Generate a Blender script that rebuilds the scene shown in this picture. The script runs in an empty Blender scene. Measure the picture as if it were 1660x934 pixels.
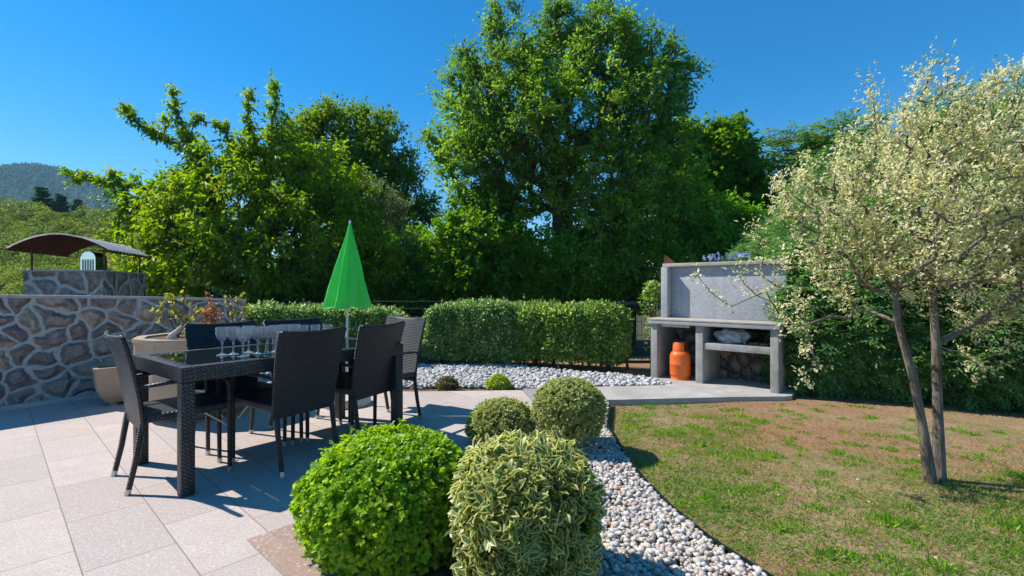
import bpy, bmesh, math, random
import numpy as np
from mathutils import Vector, Matrix

random.seed(7)
RNG = np.random.default_rng(11)
SC = bpy.context.scene
COL = SC.collection
R = math.radians

# ------------------------------------------------------------------ camera, light, exposure
EYE = 1.2
cam_d = bpy.data.cameras.new('camera')
cam = bpy.data.objects.new('camera', cam_d)
COL.objects.link(cam)
cam.location = (0, 0, EYE)
cam.rotation_euler = (R(90), 0, 0)
cam_d.sensor_width = 36
cam_d.lens = 36 * 800 / 1660
cam_d.clip_start = 0.05
cam_d.clip_end = 6000
SC.camera = cam

SUN_EL = 48.0
SUN_V = Vector((-0.964, 0.267, 0)).normalized() * math.cos(R(SUN_EL)) + Vector((0, 0, math.sin(R(SUN_EL))))
w = bpy.data.worlds.new('World')
SC.world = w
w.use_nodes = True
nt = w.node_tree
bg = nt.nodes['Background']
sky = nt.nodes.new('ShaderNodeTexSky')
sky.sky_type = 'NISHITA'
sky.sun_disc = False
sky.sun_elevation = R(SUN_EL)
sky.sun_rotation = math.atan2(SUN_V.x, SUN_V.y)
sky.altitude = 300
sky.air_density = 1.0
sky.dust_density = 0.15
sky.ozone_density = 4.0
hs = nt.nodes.new('ShaderNodeHueSaturation')
hs.inputs['Saturation'].default_value = 1.45
hs.inputs['Hue'].default_value = 0.496
nt.links.new(sky.outputs[0], hs.inputs['Color'])
nt.links.new(hs.outputs[0], bg.inputs[0])
bg.inputs[1].default_value = 0.108
sun_d = bpy.data.lights.new('sun', 'SUN')
sun_d.energy = 4.2
sun_d.angle = R(0.55)
sun_d.color = (1.0, 0.95, 0.87)
sun = bpy.data.objects.new('sun', sun_d)
COL.objects.link(sun)
sun.rotation_euler = (-SUN_V).to_track_quat('-Z', 'Y').to_euler()
SC.view_settings.view_transform = 'Standard'
SC.view_settings.look = 'None'
SC.view_settings.gamma = 1
SC.view_settings.exposure = 0.68
SC.cycles.max_bounces = 8
SC.cycles.transparent_max_bounces = 8
SC.cycles.caustics_reflective = False


# ------------------------------------------------------------------ helpers
def at(px, py, Y):
    """world point seen at photograph pixel (px,py) when it stands Y metres away"""
    return Vector(((px - 830) * Y / 800, Y, EYE + (467 - py) * Y / 800))


def tag(o, label=None, cat=None, group=None, kind=None):
    if label: o['label'] = label
    if cat: o['category'] = cat
    if group: o['group'] = group
    if kind: o['kind'] = kind
    return o


def empty(name, loc=(0, 0, 0), rz=0.0, label=None, cat=None, group=None):
    o = bpy.data.objects.new(name, None)
    COL.objects.link(o)
    o.location = loc
    o.rotation_euler = (0, 0, rz)
    o.empty_display_size = 0.1
    return tag(o, label, cat, group)


def link_mesh(name, me, m, parent=None):
    me.materials.append(m)
    o = bpy.data.objects.new(name, me)
    COL.objects.link(o)
    if parent is not None: o.parent = parent
    return o


def box_uv(bm):
    uvl = bm.loops.layers.uv.new('UVMap')
    for f in bm.faces:
        n = f.normal
        ax = max(range(3), key=lambda i: abs(n[i]))
        for l in f.loops:
            c = l.vert.co
            if ax == 2: l[uvl].uv = (c.x, c.y)
            elif ax == 1: l[uvl].uv = (c.x, c.z)
            else: l[uvl].uv = (c.y, c.z)


def obj(name, bm, m, parent=None, smooth=False, uv=True):
    bm.normal_update()
    if uv and not bm.loops.layers.uv: box_uv(bm)
    me = bpy.data.meshes.new(name)
    bm.to_mesh(me)
    bm.free()
    if smooth:
        me.polygons.foreach_set('use_smooth', [True] * len(me.polygons))
        if smooth != 'all':
            try: me.set_sharp_from_angle(angle=R(smooth if smooth is not True else 40))
            except Exception: pass
    return link_mesh(name, me, m, parent)


def add_box(bm, c, s, rot=None, bevel=0.0, segs=1):
    t = bmesh.new()
    bmesh.ops.create_cube(t, size=1)
    for v in t.verts: v.co = Vector((v.co.x * s[0], v.co.y * s[1], v.co.z * s[2]))
    if bevel > 0:
        bmesh.ops.bevel(t, geom=t.edges[:], offset=bevel, segments=segs, affect='EDGES', profile=0.6)
    M = Matrix.Translation(c)
    if rot is not None: M = M @ (rot if isinstance(rot, Matrix) else Matrix.Rotation(rot, 4, 'Z'))
    bmesh.ops.transform(t, matrix=M, verts=t.verts)
    me = bpy.data.meshes.new('tmp')
    t.to_mesh(me); t.free()
    bm.from_mesh(me)
    bpy.data.meshes.remove(me)


def add_tube(bm, pts, rad, seg=8, cap=True, flat=1.0):
    pts = [Vector(p) for p in pts]
    if not hasattr(rad, '__len__'): rad = [rad] * len(pts)
    rings = []
    up = None
    for i, p in enumerate(pts):
        if i == 0: d = pts[1] - p
        elif i == len(pts) - 1: d = p - pts[i - 1]
        else: d = pts[i + 1] - pts[i - 1]
        d.normalize()
        if up is None:
            up = d.orthogonal().normalized() if abs(d.z) > 0.9 else Vector((0, 0, 1))
        a = (up - d * up.dot(d))
        if a.length < 1e-4: a = d.orthogonal()
        a.normalize(); up = a
        b = d.cross(a)
        rings.append([bm.verts.new(p + (a * math.cos(2 * math.pi * k / seg) * flat + b * math.sin(2 * math.pi * k / seg)) * rad[i]) for k in range(seg)])
    for i in range(len(rings) - 1):
        for k in range(seg):
            bm.faces.new((rings[i][k], rings[i][(k + 1) % seg], rings[i + 1][(k + 1) % seg], rings[i + 1][k]))
    if cap:
        bm.faces.new(rings[0][::-1]); bm.faces.new(rings[-1])


def add_lathe(bm, prof, seg=24, c=(0, 0, 0), close_ends=False, facets=None):
    c = Vector(c)
    rings = []
    for r, z in prof:
        rings.append([bm.verts.new(c + Vector((r * math.cos(2 * math.pi * k / seg), r * math.sin(2 * math.pi * k / seg), z))) for k in range(seg)])
    for i in range(len(rings) - 1):
        for k in range(seg):
            bm.faces.new((rings[i][k], rings[i][(k + 1) % seg], rings[i + 1][(k + 1) % seg], rings[i + 1][k]))
    if close_ends:
        bm.faces.new(rings[0][::-1]); bm.faces.new(rings[-1])


def add_prism(bm, poly, z0, z1):
    a = [bm.verts.new((x, y, z0)) for x, y in poly]
    b = [bm.verts.new((x, y, z1)) for x, y in poly]
    n = len(poly)
    bm.faces.new(a[::-1]); bm.faces.new(b)
    for i in range(n): bm.faces.new((a[i], a[(i + 1) % n], b[(i + 1) % n], b[i]))
    bmesh.ops.recalc_face_normals(bm, faces=bm.faces[:])


def add_sheet(bm, poly, z):
    bm.faces.new([bm.verts.new((x, y, z)) for x, y in poly])
    bmesh.ops.recalc_face_normals(bm, faces=bm.faces[:])
    for f in bm.faces:
        if f.normal.z < 0: f.normal_flip()


def copy_tree(o, parent=None):
    c = o.copy()
    COL.objects.link(c)
    if parent is not None: c.parent = parent
    for ch in list(o.children): copy_tree(ch, c)
    return c


def np_mesh(name, V, F, m, parent=None, attrs=None, smooth=False):
    """V (n,3), F (k, 3 or 4)"""
    me = bpy.data.meshes.new(name)
    V = np.asarray(V, dtype=np.float32); F = np.asarray(F, dtype=np.int32)
    k = F.shape[1]
    me.vertices.add(len(V)); me.vertices.foreach_set('co', V.ravel())
    me.loops.add(F.size); me.loops.foreach_set('vertex_index', F.ravel())
    me.polygons.add(len(F))
    me.polygons.foreach_set('loop_start', np.arange(0, F.size, k, dtype=np.int32))
    me.polygons.foreach_set('loop_total', np.full(len(F), k, dtype=np.int32))
    if smooth: me.polygons.foreach_set('use_smooth', np.ones(len(F), dtype=bool))
    for an, av in (attrs or {}).items():
        at_ = me.attributes.new(an, 'FLOAT', 'POINT')
        at_.data.foreach_set('value', np.asarray(av, dtype=np.float32))
    me.update(); me.validate()
    return link_mesh(name, me, m, parent)


# ------------------------------------------------------------------ materials
class NB:
    def __init__(s, name):
        s.m = bpy.data.materials.new(name); s.m.use_nodes = True
        s.t = s.m.node_tree; s.p = s.t.nodes['Principled BSDF']; s.out = s.t.nodes['Material Output']
        s.co = s.t.nodes.new('ShaderNodeTexCoord')
    def n(s, kind, **kw):
        x = s.t.nodes.new(kind)
        for k, v in kw.items(): setattr(x, k, v)
        return x
    def l(s, a, b): s.t.links.new(a, b)
    def setv(s, node, **kw):
        for k, v in kw.items(): node.inputs[k.replace('_', ' ')].default_value = v
    def noise(s, scale, detail=4, rough=0.55, vec=None, dist=0.0):
        x = s.n('ShaderNodeTexNoise'); x.inputs['Scale'].default_value = scale
        x.inputs['Detail'].default_value = detail; x.inputs['Roughness'].default_value = rough
        x.inputs['Distortion'].default_value = dist
        s.l(vec if vec is not None else s.co.outputs['Object'], x.inputs['Vector'])
        return x
    def ramp(s, fac, stops, interp='LINEAR'):
        x = s.n('ShaderNodeValToRGB'); e = x.color_ramp.elements
        x.color_ramp.interpolation = interp
        while len(e) < len(stops): e.new(0.5)
        for i, (p, c) in enumerate(stops):
            e[i].position = p; e[i].color = (c if hasattr(c, '__len__') else (c, c, c)) + (1,) if not hasattr(c, '__len__') or len(c) == 3 else c
        s.l(fac, x.inputs[0])
        return x.outputs[0]
    def mix(s, fac, a, b, mode='MIX'):
        x = s.n('ShaderNodeMix', data_type='RGBA', blend_type=mode)
        for inp, v in ((x.inputs[0], fac), (x.inputs[6], a), (x.inputs[7], b)):
            if isinstance(v, (int, float)): inp.default_value = v
            elif isinstance(v, tuple): inp.default_value = v + (1,) if len(v) == 3 else v
            else: s.l(v, inp)
        return x.outputs[2]
    def math(s, op, a, b=0.0, c=None):
        x = s.n('ShaderNodeMath', operation=op)
        for i, v in enumerate((a, b) if c is None else (a, b, c)):
            if isinstance(v, (int, float)): x.inputs[i].default_value = v
            else: s.l(v, x.inputs[i])
        return x.outputs[0]
    def bump(s, h, strength=0.5, dist=0.01, normal=None):
        x = s.n('ShaderNodeBump'); x.inputs['Strength'].default_value = strength; x.inputs['Distance'].default_value = dist
        s.l(h, x.inputs['Height'])
        if normal is not None: s.l(normal, x.inputs['Normal'])
        return x.outputs[0]
    def fin(s, col=None, rough=0.8, normal=None, spec=0.3, metal=0.0):
        if col is not None:
            if isinstance(col, tuple): s.p.inputs['Base Color'].default_value = col + (1,)
            else: s.l(col, s.p.inputs['Base Color'])
        if isinstance(rough, (int, float)): s.p.inputs['Roughness'].default_value = rough
        else: s.l(rough, s.p.inputs['Roughness'])
        s.p.inputs['Specular IOR Level'].default_value = spec
        s.p.inputs['Metallic'].default_value = metal
        if normal is not None: s.l(normal, s.p.inputs['Normal'])
        return s.m


def leaf_mat(name, cols, trans=0.45, rough=0.5, spec=0.35, edge=None, clump=None, tcol=2.1, cs=1.2):
    """cols: ramp stops over the per-leaf random value; edge: cream margin colour"""
    b = NB(name)
    a = b.n('ShaderNodeAttribute', attribute_name='rnd')
    c = b.ramp(a.outputs['Fac'], cols)
    if clump:
        nz = b.noise(cs, 2)
        c = b.mix(b.ramp(nz.outputs[0], [(0.4, 0.0), (0.62, 1.0)]), c, b.mix(0.55, c, clump))
    if edge:
        e = b.n('ShaderNodeAttribute', attribute_name='edge')
        er = b.ramp(e.outputs['Fac'], [(0.56, 0.0), (0.68, 1.0)])
        k = b.math('MULTIPLY', er, b.ramp(a.outputs['Fac'], [(0.12, 0.0), (0.2, 1.0)]))
        c = b.mix(k, c, edge)
    b.fin(c, rough, None, spec)
    tr = b.n('ShaderNodeBsdfTranslucent')
    hs = b.n('ShaderNodeHueSaturation'); hs.inputs['Value'].default_value = tcol; hs.inputs['Saturation'].default_value = 1.1
    hs.inputs['Hue'].default_value = 0.49
    b.l(c, hs.inputs['Color']); b.l(hs.outputs[0], tr.inputs[0])
    mx = b.n('ShaderNodeMixShader'); mx.inputs[0].default_value = trans
    b.l(b.p.outputs[0], mx.inputs[1]); b.l(tr.outputs[0], mx.inputs[2]); b.l(mx.outputs[0], b.out.inputs[0])
    return b.m


def bark_mat(name, c1, c2, scale=14):
    b = NB(name)
    mp = b.n('ShaderNodeMapping'); mp.inputs['Scale'].default_value = (1, 1, 0.25)
    b.l(b.co.outputs['Object'], mp.inputs[0])
    n1 = b.noise(scale, 6, 0.65, mp.outputs[0]); n2 = b.noise(3, 3)
    c = b.mix(b.ramp(n1.outputs[0], [(0.35, 0.0), (0.65, 1.0)]), c1, c2)
    c = b.mix(b.ramp(n2.outputs[0], [(0.5, 0.0), (0.7, 0.5)]), c, (0.22, 0.24, 0.2))
    return b.fin(c, 0.9, b.bump(n1.outputs[0], 1.0, 0.02))


def mat_tile(name='terrace_tile', base=(0.56, 0.475, 0.42), joints=True, red=False):
    b = NB(name)
    P = b.co.outputs['Object']
    dots = []
    for v in ((0.727, -0.687, 0), (0.687, 0.727, 0)):
        d = b.n('ShaderNodeVectorMath', operation='DOT_PRODUCT'); d.inputs[1].default_value = v
        b.l(P, d.inputs[0]); dots.append(d.outputs['Value'])
    cb = b.n('ShaderNodeCombineXYZ')
    b.l(b.math('ADD', dots[0], 3.0 + 6.4), cb.inputs[0]); b.l(b.math('ADD', dots[1], -0.267 + 3.37), cb.inputs[1])
    br = b.n('ShaderNodeTexBrick', offset=0.6, offset_frequency=2, squash=1.0)
    b.l(cb.outputs[0], br.inputs['Vector'])
    b.setv(br, Scale=1.0, Mortar_Size=0.0028, Mortar_Smooth=0.3, Bias=0.0, Brick_Width=0.64, Row_Height=0.337)
    br.inputs['Color1'].default_value = (0, 0, 0, 1); br.inputs['Color2'].default_value = (1, 1, 1, 1)
    br.inputs['Mortar'].default_value = (0.5, 0.5, 0.5, 1)
    sp = b.noise(150, 2, 0.7); sp2 = b.noise(60, 3, 0.7); big = b.noise(1.6, 4, 0.6); mid = b.noise(9, 4, 0.6)
    c = b.mix(b.ramp(br.outputs['Color'], [(0, 0.0), (1, 1.0)]), tuple(x * k for x, k in zip(base, (0.86, 0.86, 0.88))), tuple(min(x * 1.07, 1) for x in base))
    c = b.mix(b.ramp(mid.outputs[0], [(0.35, 0.0), (0.7, 0.5)]), c, tuple(x * k for x, k in zip(base, (0.9, 0.8, 0.75))))
    c = b.mix(b.ramp(sp.outputs[0], [(0.3, 0.85), (0.46, 0.0)]), c, (0.13, 0.12, 0.13))
    c = b.mix(b.ramp(sp2.outputs[0], [(0.56, 0.0), (0.68, 0.55)]), c, (0.82, 0.77, 0.72))
    c = b.mix(b.ramp(sp2.outputs[0], [(0.3, 0.6), (0.42, 0.0)]), c, tuple(x * k for x, k in zip(base, (0.62, 0.5, 0.46))))
    c = b.mix(b.ramp(big.outputs[0], [(0.45, 0.0), (0.75, 0.35)]), c, tuple(x * 0.72 for x in base))
    dirt = b.noise(0.9, 6, 0.7, dist=0.6)
    c = b.mix(b.ramp(dirt.outputs[0], [(0.52, 0.0), (0.72, 0.35)]), c, (0.30, 0.25, 0.2))
    if joints:
        c = b.mix(b.ramp(br.outputs['Fac'], [(0.2, 0.0), (0.8, 0.85)]), c, (0.19, 0.15, 0.11))
        h = b.math('SUBTRACT', b.math('MULTIPLY', sp.outputs[0], 0.15), br.outputs['Fac'])
    else: h = sp.outputs[0]
    return b.fin(c, 0.75, b.bump(h, 0.35, 0.003), 0.3)


def mat_stone_wall(name='stone_masonry', scale=4.4, sat=1.0, dark=1.0, mc=((0.33, 0.32, 0.31), (0.46, 0.45, 0.44))):
    b = NB(name)
    U = b.co.outputs['UV']
    nz = b.noise(3.1, 3, 0.5, U)
    dv = b.n('ShaderNodeVectorMath', operation='MULTIPLY_ADD')
    dv.inputs[1].default_value = (0.26, 0.26, 0); b.l(nz.outputs['Color'], dv.inputs[0]); b.l(U, dv.inputs[2])
    sc = b.n('ShaderNodeMapping'); sc.inputs['Scale'].default_value = (scale, scale * 1.18, 1); b.l(dv.outputs[0], sc.inputs[0])
    v1 = b.n('ShaderNodeTexVoronoi', voronoi_dimensions='2D', feature='DISTANCE_TO_EDGE'); v1.inputs['Scale'].default_value = 1
    v1.inputs['Randomness'].default_value = 0.85
    v2 = b.n('ShaderNodeTexVoronoi', voronoi_dimensions='2D', feature='F1'); v2.inputs['Scale'].default_value = 1
    v2.inputs['Randomness'].default_value = 0.85
    b.l(sc.outputs[0], v1.inputs['Vector']); b.l(sc.outputs[0], v2.inputs['Vector'])
    n1 = b.noise(9, 6, 0.65, U); n2 = b.noise(40, 4, 0.7, U)
    d = b.math('ADD', v1.outputs['Distance'], b.math('MULTIPLY', b.math('SUBTRACT', n1.outputs[0], 0.5), 0.2))
    stone = b.ramp(d, [(0.065, 0.0), (0.105, 1.0)])
    sx = b.n('ShaderNodeSeparateColor'); b.l(v2.outputs['Color'], sx.inputs[0])
    sc_ = b.ramp(sx.outputs[0], [(0.0, (0.22, 0.18, 0.17)), (0.25, (0.33, 0.26, 0.22)), (0.5, (0.27, 0.25, 0.24)), (0.7, (0.44, 0.36, 0.28)), (0.86, (0.52, 0.38, 0.25)), (1.0, (0.34, 0.30, 0.29))])
    sc_ = b.mix(b.ramp(n1.outputs[0], [(0.38, 0.75), (0.6, 0.0)]), sc_, (0.10, 0.085, 0.085))
    sc_ = b.mix(b.ramp(n2.outputs[0], [(0.5, 0.0), (0.72, 0.55)]), sc_, (0.36, 0.31, 0.29))
    mort = b.mix(b.ramp(n2.outputs[0], [(0.35, 0.0), (0.7, 1.0)]), mc[0], mc[1])
    c = b.mix(stone, mort, sc_)
    if dark != 1.0: c = b.mix(1.0, c, (dark, dark * .96, dark * .94), 'MULTIPLY')
    hh = b.math('ADD', b.ramp(d, [(0.06, 0.0), (0.3, 1.0)]), b.math('MULTIPLY', n2.outputs[0], 0.25))
    hh = b.math('ADD', hh, b.math('MULTIPLY', n1.outputs[0], 0.4))
    return b.fin(c, 0.85, b.bump(hh, 1.0, 0.06), 0.25)


def mat_concrete(name, c1, c2, scale=3, speck=60, bump=0.3, streak=False):
    b = NB(name)
    n1 = b.noise(scale, 6, 0.65); n2 = b.noise(speck, 3, 0.7)
    c = b.mix(b.ramp(n1.outputs[0], [(0.32, 0.0), (0.68, 1.0)]), c1, c2)
    c = b.mix(b.ramp(n2.outputs[0], [(0.3, 0.5), (0.5, 0.0)]), c, tuple(x * 0.5 for x in c1))
    if streak:
        mp = b.n('ShaderNodeMapping'); mp.inputs['Scale'].default_value = (6, 6, 0.5); b.l(b.co.outputs['Object'], mp.inputs[0])
        n3 = b.noise(1.5, 4, 0.6, mp.outputs[0])
        c = b.mix(b.ramp(n3.outputs[0], [(0.5, 0.0), (0.75, 0.35)]), c, tuple(x * 0.6 for x in c1))
    h = b.math('ADD', b.math('MULTIPLY', n2.outputs[0], 0.5), n1.outputs[0])
    return b.fin(c, 0.9, b.bump(h, bump, 0.01), 0.2)


def mat_wicker(name, c=(0.034, 0.035, 0.041), rot=0.0, bw=0.03, rh=0.014, rough=0.42, spec=0.5):
    b = NB(name)
    mp = b.n('ShaderNodeMapping'); mp.inputs['Rotation'].default_value = (0, 0, rot)
    b.l(b.co.outputs['UV'], mp.inputs[0])
    br = b.n('ShaderNodeTexBrick', offset=0.5, offset_frequency=2)
    b.l(mp.outputs[0], br.inputs['Vector'])
    b.setv(br, Scale=1.0, Mortar_Size=0.0045, Mortar_Smooth=0.9, Bias=0.0, Brick_Width=bw, Row_Height=rh)
    br.inputs['Color1'].default_value = (0.7, 0.7, 0.7, 1); br.inputs['Color2'].default_value = (1.3, 1.3, 1.3, 1)
    br.inputs['Mortar'].default_value = (0.12, 0.12, 0.12, 1)
    nz = b.noise(3, 3)
    col = b.mix(1.0, br.outputs['Color'], c, 'MULTIPLY')
    col = b.mix(b.ramp(nz.outputs[0], [(0.45, 0.0), (0.7, 0.3)]), col, (0.05, 0.048, 0.045))
    h = b.math('SUBTRACT', 1.0, br.outputs['Fac'])
    return b.fin(col, rough, b.bump(h, 1.0, 0.004), spec)


M = {}
M['tile'] = mat_tile()
M['red_tile'] = mat_tile('red_granite_tile', (0.42, 0.29, 0.23), joints=False)
M['edge_tile'] = mat_concrete('path_slab', (0.30, 0.27, 0.25), (0.38, 0.35, 0.33), 2, 90)
M['path'] = mat_concrete('path_concrete', (0.34, 0.315, 0.28), (0.50, 0.48, 0.45), 2.6, 55, 0.4)
M['wall'] = mat_stone_wall(dark=1.3)
M['wall2'] = mat_stone_wall('chimney_masonry', 3.0, dark=1.3)
M['wall3'] = mat_stone_wall('dark_rubble', 5.5, dark=1.0, mc=((0.05, 0.04, 0.03), (0.12, 0.1, 0.08)))
M['cap'] = mat_concrete('cap_concrete', (0.36, 0.36, 0.36), (0.5, 0.5, 0.5), 3, 50)
M['conc'] = mat_concrete('barbecue_concrete', (0.30, 0.285, 0.26), (0.47, 0.455, 0.43), 5, 70, 0.6, True)
M['conc_cap'] = mat_concrete('weathered_coping', (0.36, 0.33, 0.27), (0.48, 0.45, 0.38), 5, 60, 0.5)
M['render'] = mat_concrete('rough_render', (0.43, 0.43, 0.445), (0.50, 0.50, 0.51), 2, 38, 0.8, True)
M['slab'] = mat_concrete('counter_edge', (0.30, 0.30, 0.305), (0.42, 0.42, 0.41), 5, 70, 0.4)
M['planter'] = mat_concrete('tan_stoneware', (0.40, 0.31, 0.22), (0.48, 0.385, 0.29), 3, 160, 0.15)
M['wicker'] = mat_wicker('black_wicker')
M['wicker_seat'] = mat_wicker('navy_black_weave', (0.035, 0.042, 0.07), 0.78, 0.03, 0.016, 0.42)
M['wicker_table'] = mat_wicker('table_weave', (0.042, 0.047, 0.056), 0.7, 0.034, 0.017, 0.36)
b = NB('black_glass'); M['tglass'] = b.fin((0.012, 0.018, 0.017), 0.015, None, 0.6)
b = NB('black_tube'); M['tube'] = b.fin((0.02, 0.02, 0.022), 0.4, None, 0.5)
b = NB('brushed_foot'); M['foot'] = b.fin((0.55, 0.53, 0.5), 0.35, None, 0.5, 0.8)
b = NB('clear_crystal'); b.p.inputs['Transmission Weight'].default_value = 1.0; b.p.inputs['IOR'].default_value = 1.5
b.p.inputs['Transmission Weight'].default_value = 0.86
n_ = b.n('ShaderNodeTexVoronoi', feature='DISTANCE_TO_EDGE'); n_.inputs['Scale'].default_value = 60; b.l(b.co.outputs['Object'], n_.inputs['Vector'])
M['crystal_cut'] = b.fin((0.98, 0.98, 1.0), 0.04, b.bump(n_.outputs[0], 0.9, 0.004), 0.6)
b = NB('clear_glass'); b.p.inputs['Transmission Weight'].default_value = 1.0; b.p.inputs['Transmission Weight'].default_value = 0.85; b.p.inputs['IOR'].default_value = 1.45
M['glass'] = b.fin((0.98, 0.98, 1.0), 0.03, None, 0.5)


def mat_fabric(name, c1, c2):
    b = NB(name)
    n1 = b.noise(6, 4); n2 = b.noise(300, 2)
    c = b.mix(b.ramp(n1.outputs[0], [(0.35, 0.0), (0.7, 1.0)]), c1, c2)
    b.fin(c, 0.75, b.bump(n2.outputs[0], 0.2, 0.002), 0.25)
    tr = b.n('ShaderNodeBsdfTranslucent'); b.l(c, tr.inputs[0])
    mx = b.n('ShaderNodeMixShader'); mx.inputs[0].default_value = 0.4
    b.l(b.p.outputs[0], mx.inputs[1]); b.l(tr.outputs[0], mx.inputs[2]); b.l(mx.outputs[0], b.out.inputs[0])
    return b.m


M['green_cloth'] = mat_fabric('green_parasol_cloth', (0.13, 0.74, 0.16), (0.17, 0.82, 0.19))
b = NB('white_pole'); M['pole'] = b.fin((0.72, 0.72, 0.7), 0.35, None, 0.5)
b = NB('orange_paint'); n1 = b.noise(12, 5); c = b.mix(b.ramp(n1.outputs[0], [(0.4, 0.0), (0.75, 0.6)]), (0.86, 0.16, 0.02), (0.62, 0.12, 0.03))
M['orange'] = b.fin(c, 0.42, b.bump(n1.outputs[0], 0.1, 0.004), 0.5)
b = NB('brass'); M['brass'] = b.fin((0.12, 0.1, 0.07), 0.4, None, 0.5, 0.7)
b = NB('black_rubber'); M['rubber'] = b.fin((0.015, 0.015, 0.015), 0.6)
b = NB('fence_paint'); M['fence'] = b.fin((0.012, 0.02, 0.018), 0.5)
b = NB('blue_grey_metal'); M['gate'] = b.fin((0.03, 0.05, 0.085), 0.45, None, 0.5)
b = NB('rusty_sheet'); n1 = b.noise(5, 6, 0.7); n2 = b.noise(30, 4)
c = b.ramp(n1.outputs[0], [(0.3, (0.10, 0.035, 0.02)), (0.6, (0.17, 0.065, 0.035)), (0.8, (0.24, 0.12, 0.08))])
M['rust'] = b.fin(c, 0.75, b.bump(n2.outputs[0], 0.4, 0.004), 0.3)
b = NB('galvanised'); n1 = b.noise(7, 5, 0.6)
c = b.ramp(n1.outputs[0], [(0.3, (0.62, 0.63, 0.64)), (0.6, (0.78, 0.78, 0.77)), (0.8, (0.5, 0.45, 0.4))])
M['galv'] = b.fin(c, 0.45, None, 0.6, 0.0)
b = NB('polished_steel'); M['steel'] = b.fin((0.62, 0.66, 0.72), 0.12, None, 0.5, 1.0)
b = NB('plastic_bag'); n1 = b.noise(25, 5, 0.6)
M['bag'] = b.fin(b.ramp(n1.outputs[0], [(0.3, (0.34, 0.36, 0.4)), (0.7, (0.66, 0.68, 0.72))]), 0.3, b.bump(n1.outputs[0], 0.9, 0.03), 0.5)
b = NB('terracotta'); n1 = b.noise(14, 4); M['terra'] = b.fin(b.ramp(n1.outputs[0], [(0.3, (0.34, 0.12, 0.06)), (0.7, (0.46, 0.19, 0.1))]), 0.85)
b = NB('pale_stone'); n1 = b.noise(40, 4); M['pale'] = b.fin(b.ramp(n1.outputs[0], [(0.3, (0.42, 0.4, 0.36)), (0.7, (0.62, 0.6, 0.56))]), 0.8)
b = NB('soil'); n1 = b.noise(8, 6, 0.7); n2 = b.noise(60, 3)
M['soil'] = b.fin(b.ramp(n1.outputs[0], [(0.3, (0.09, 0.06, 0.04)), (0.7, (0.2, 0.14, 0.09))]), 0.95, b.bump(n2.outputs[0], 0.8, 0.02))

# lawn: dry reddish soil with straw and worn green
b = NB('lawn_soil')
n1 = b.noise(1.3, 5, 0.6); n2 = b.noise(28, 5, 0.75); n3 = b.noise(5, 5, 0.65); n4 = b.noise(160, 3, 0.7)
c = b.ramp(n2.outputs[0], [(0.28, (0.17, 0.105, 0.062)), (0.5, (0.36, 0.225, 0.135)), (0.72, (0.50, 0.36, 0.23))])
straw = b.ramp(n4.outputs[0], [(0.3, (0.24, 0.17, 0.08)), (0.7, (0.55, 0.46, 0.26))])
c = b.mix(b.ramp(n3.outputs[0], [(0.42, 0.0), (0.6, 0.7)]), c, straw)
gr = b.ramp(n4.outputs[0], [(0.3, (0.08, 0.12, 0.025)), (0.7, (0.24, 0.27, 0.08))])
c = b.mix(b.ramp(n1.outputs[0], [(0.46, 0.0), (0.62, 0.45)]), c, gr)
n5 = b.noise(0.55, 4, 0.6)
c = b.mix(b.ramp(n5.outputs[0], [(0.42, 0.0), (0.58, 0.75)]), c, b.mix(b.ramp(n2.outputs[0], [(0.3, 0.0), (0.7, 1.0)]), (0.21, 0.10, 0.055), (0.46, 0.235, 0.135)))
M['lawn'] = b.fin(c, 0.95, b.bump(n2.outputs[0], 0.9, 0.03), 0.15)

b = NB('far_ground'); n1 = b.noise(0.4, 6, 0.7); n2 = b.noise(9, 5, 0.7)
M['ground'] = b.fin(b.mix(b.ramp(n2.outputs[0], [(0.4, 0.0), (0.6, 1.0)]), (0.05, 0.055, 0.02), (0.085, 0.06, 0.038)), 0.95, b.bump(n2.outputs[0], 0.8, 0.03))
b = NB('wooded_slope'); v = b.n('ShaderNodeTexVoronoi'); v.inputs['Scale'].default_value = 0.13; b.l(b.co.outputs['Object'], v.inputs['Vector'])
n1 = b.noise(0.012, 5, 0.6); n2 = b.noise(0.10, 5, 0.75)
c = b.ramp(n2.outputs[0], [(0.42, (0.015, 0.055, 0.03)), (0.52, (0.05, 0.13, 0.045)), (0.62, (0.11, 0.22, 0.07))])
c = b.mix(b.ramp(n1.outputs[0], [(0.42, 0.0), (0.6, 0.7)]), c, (0.02, 0.06, 0.045))
h = b.math('SUBTRACT', n2.outputs[0], v.outputs['Distance'])
M['hill'] = b.fin(c, 0.95, b.bump(h, 1.0, 16.0), 0.1)


def mat_pebble(name, cols, rough=0.7):
    b = NB(name)
    a = b.n('ShaderNodeAttribute', attribute_name='rnd')
    n1 = b.noise(70, 4, 0.7)
    c = b.ramp(a.outputs['Fac'], cols)
    c = b.mix(b.ramp(n1.outputs[0], [(0.35, 0.4), (0.6, 0.0)]), c, (0.3, 0.27, 0.25))
    return b.fin(c, rough, b.bump(n1.outputs[0], 0.3, 0.003), 0.35)


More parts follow.
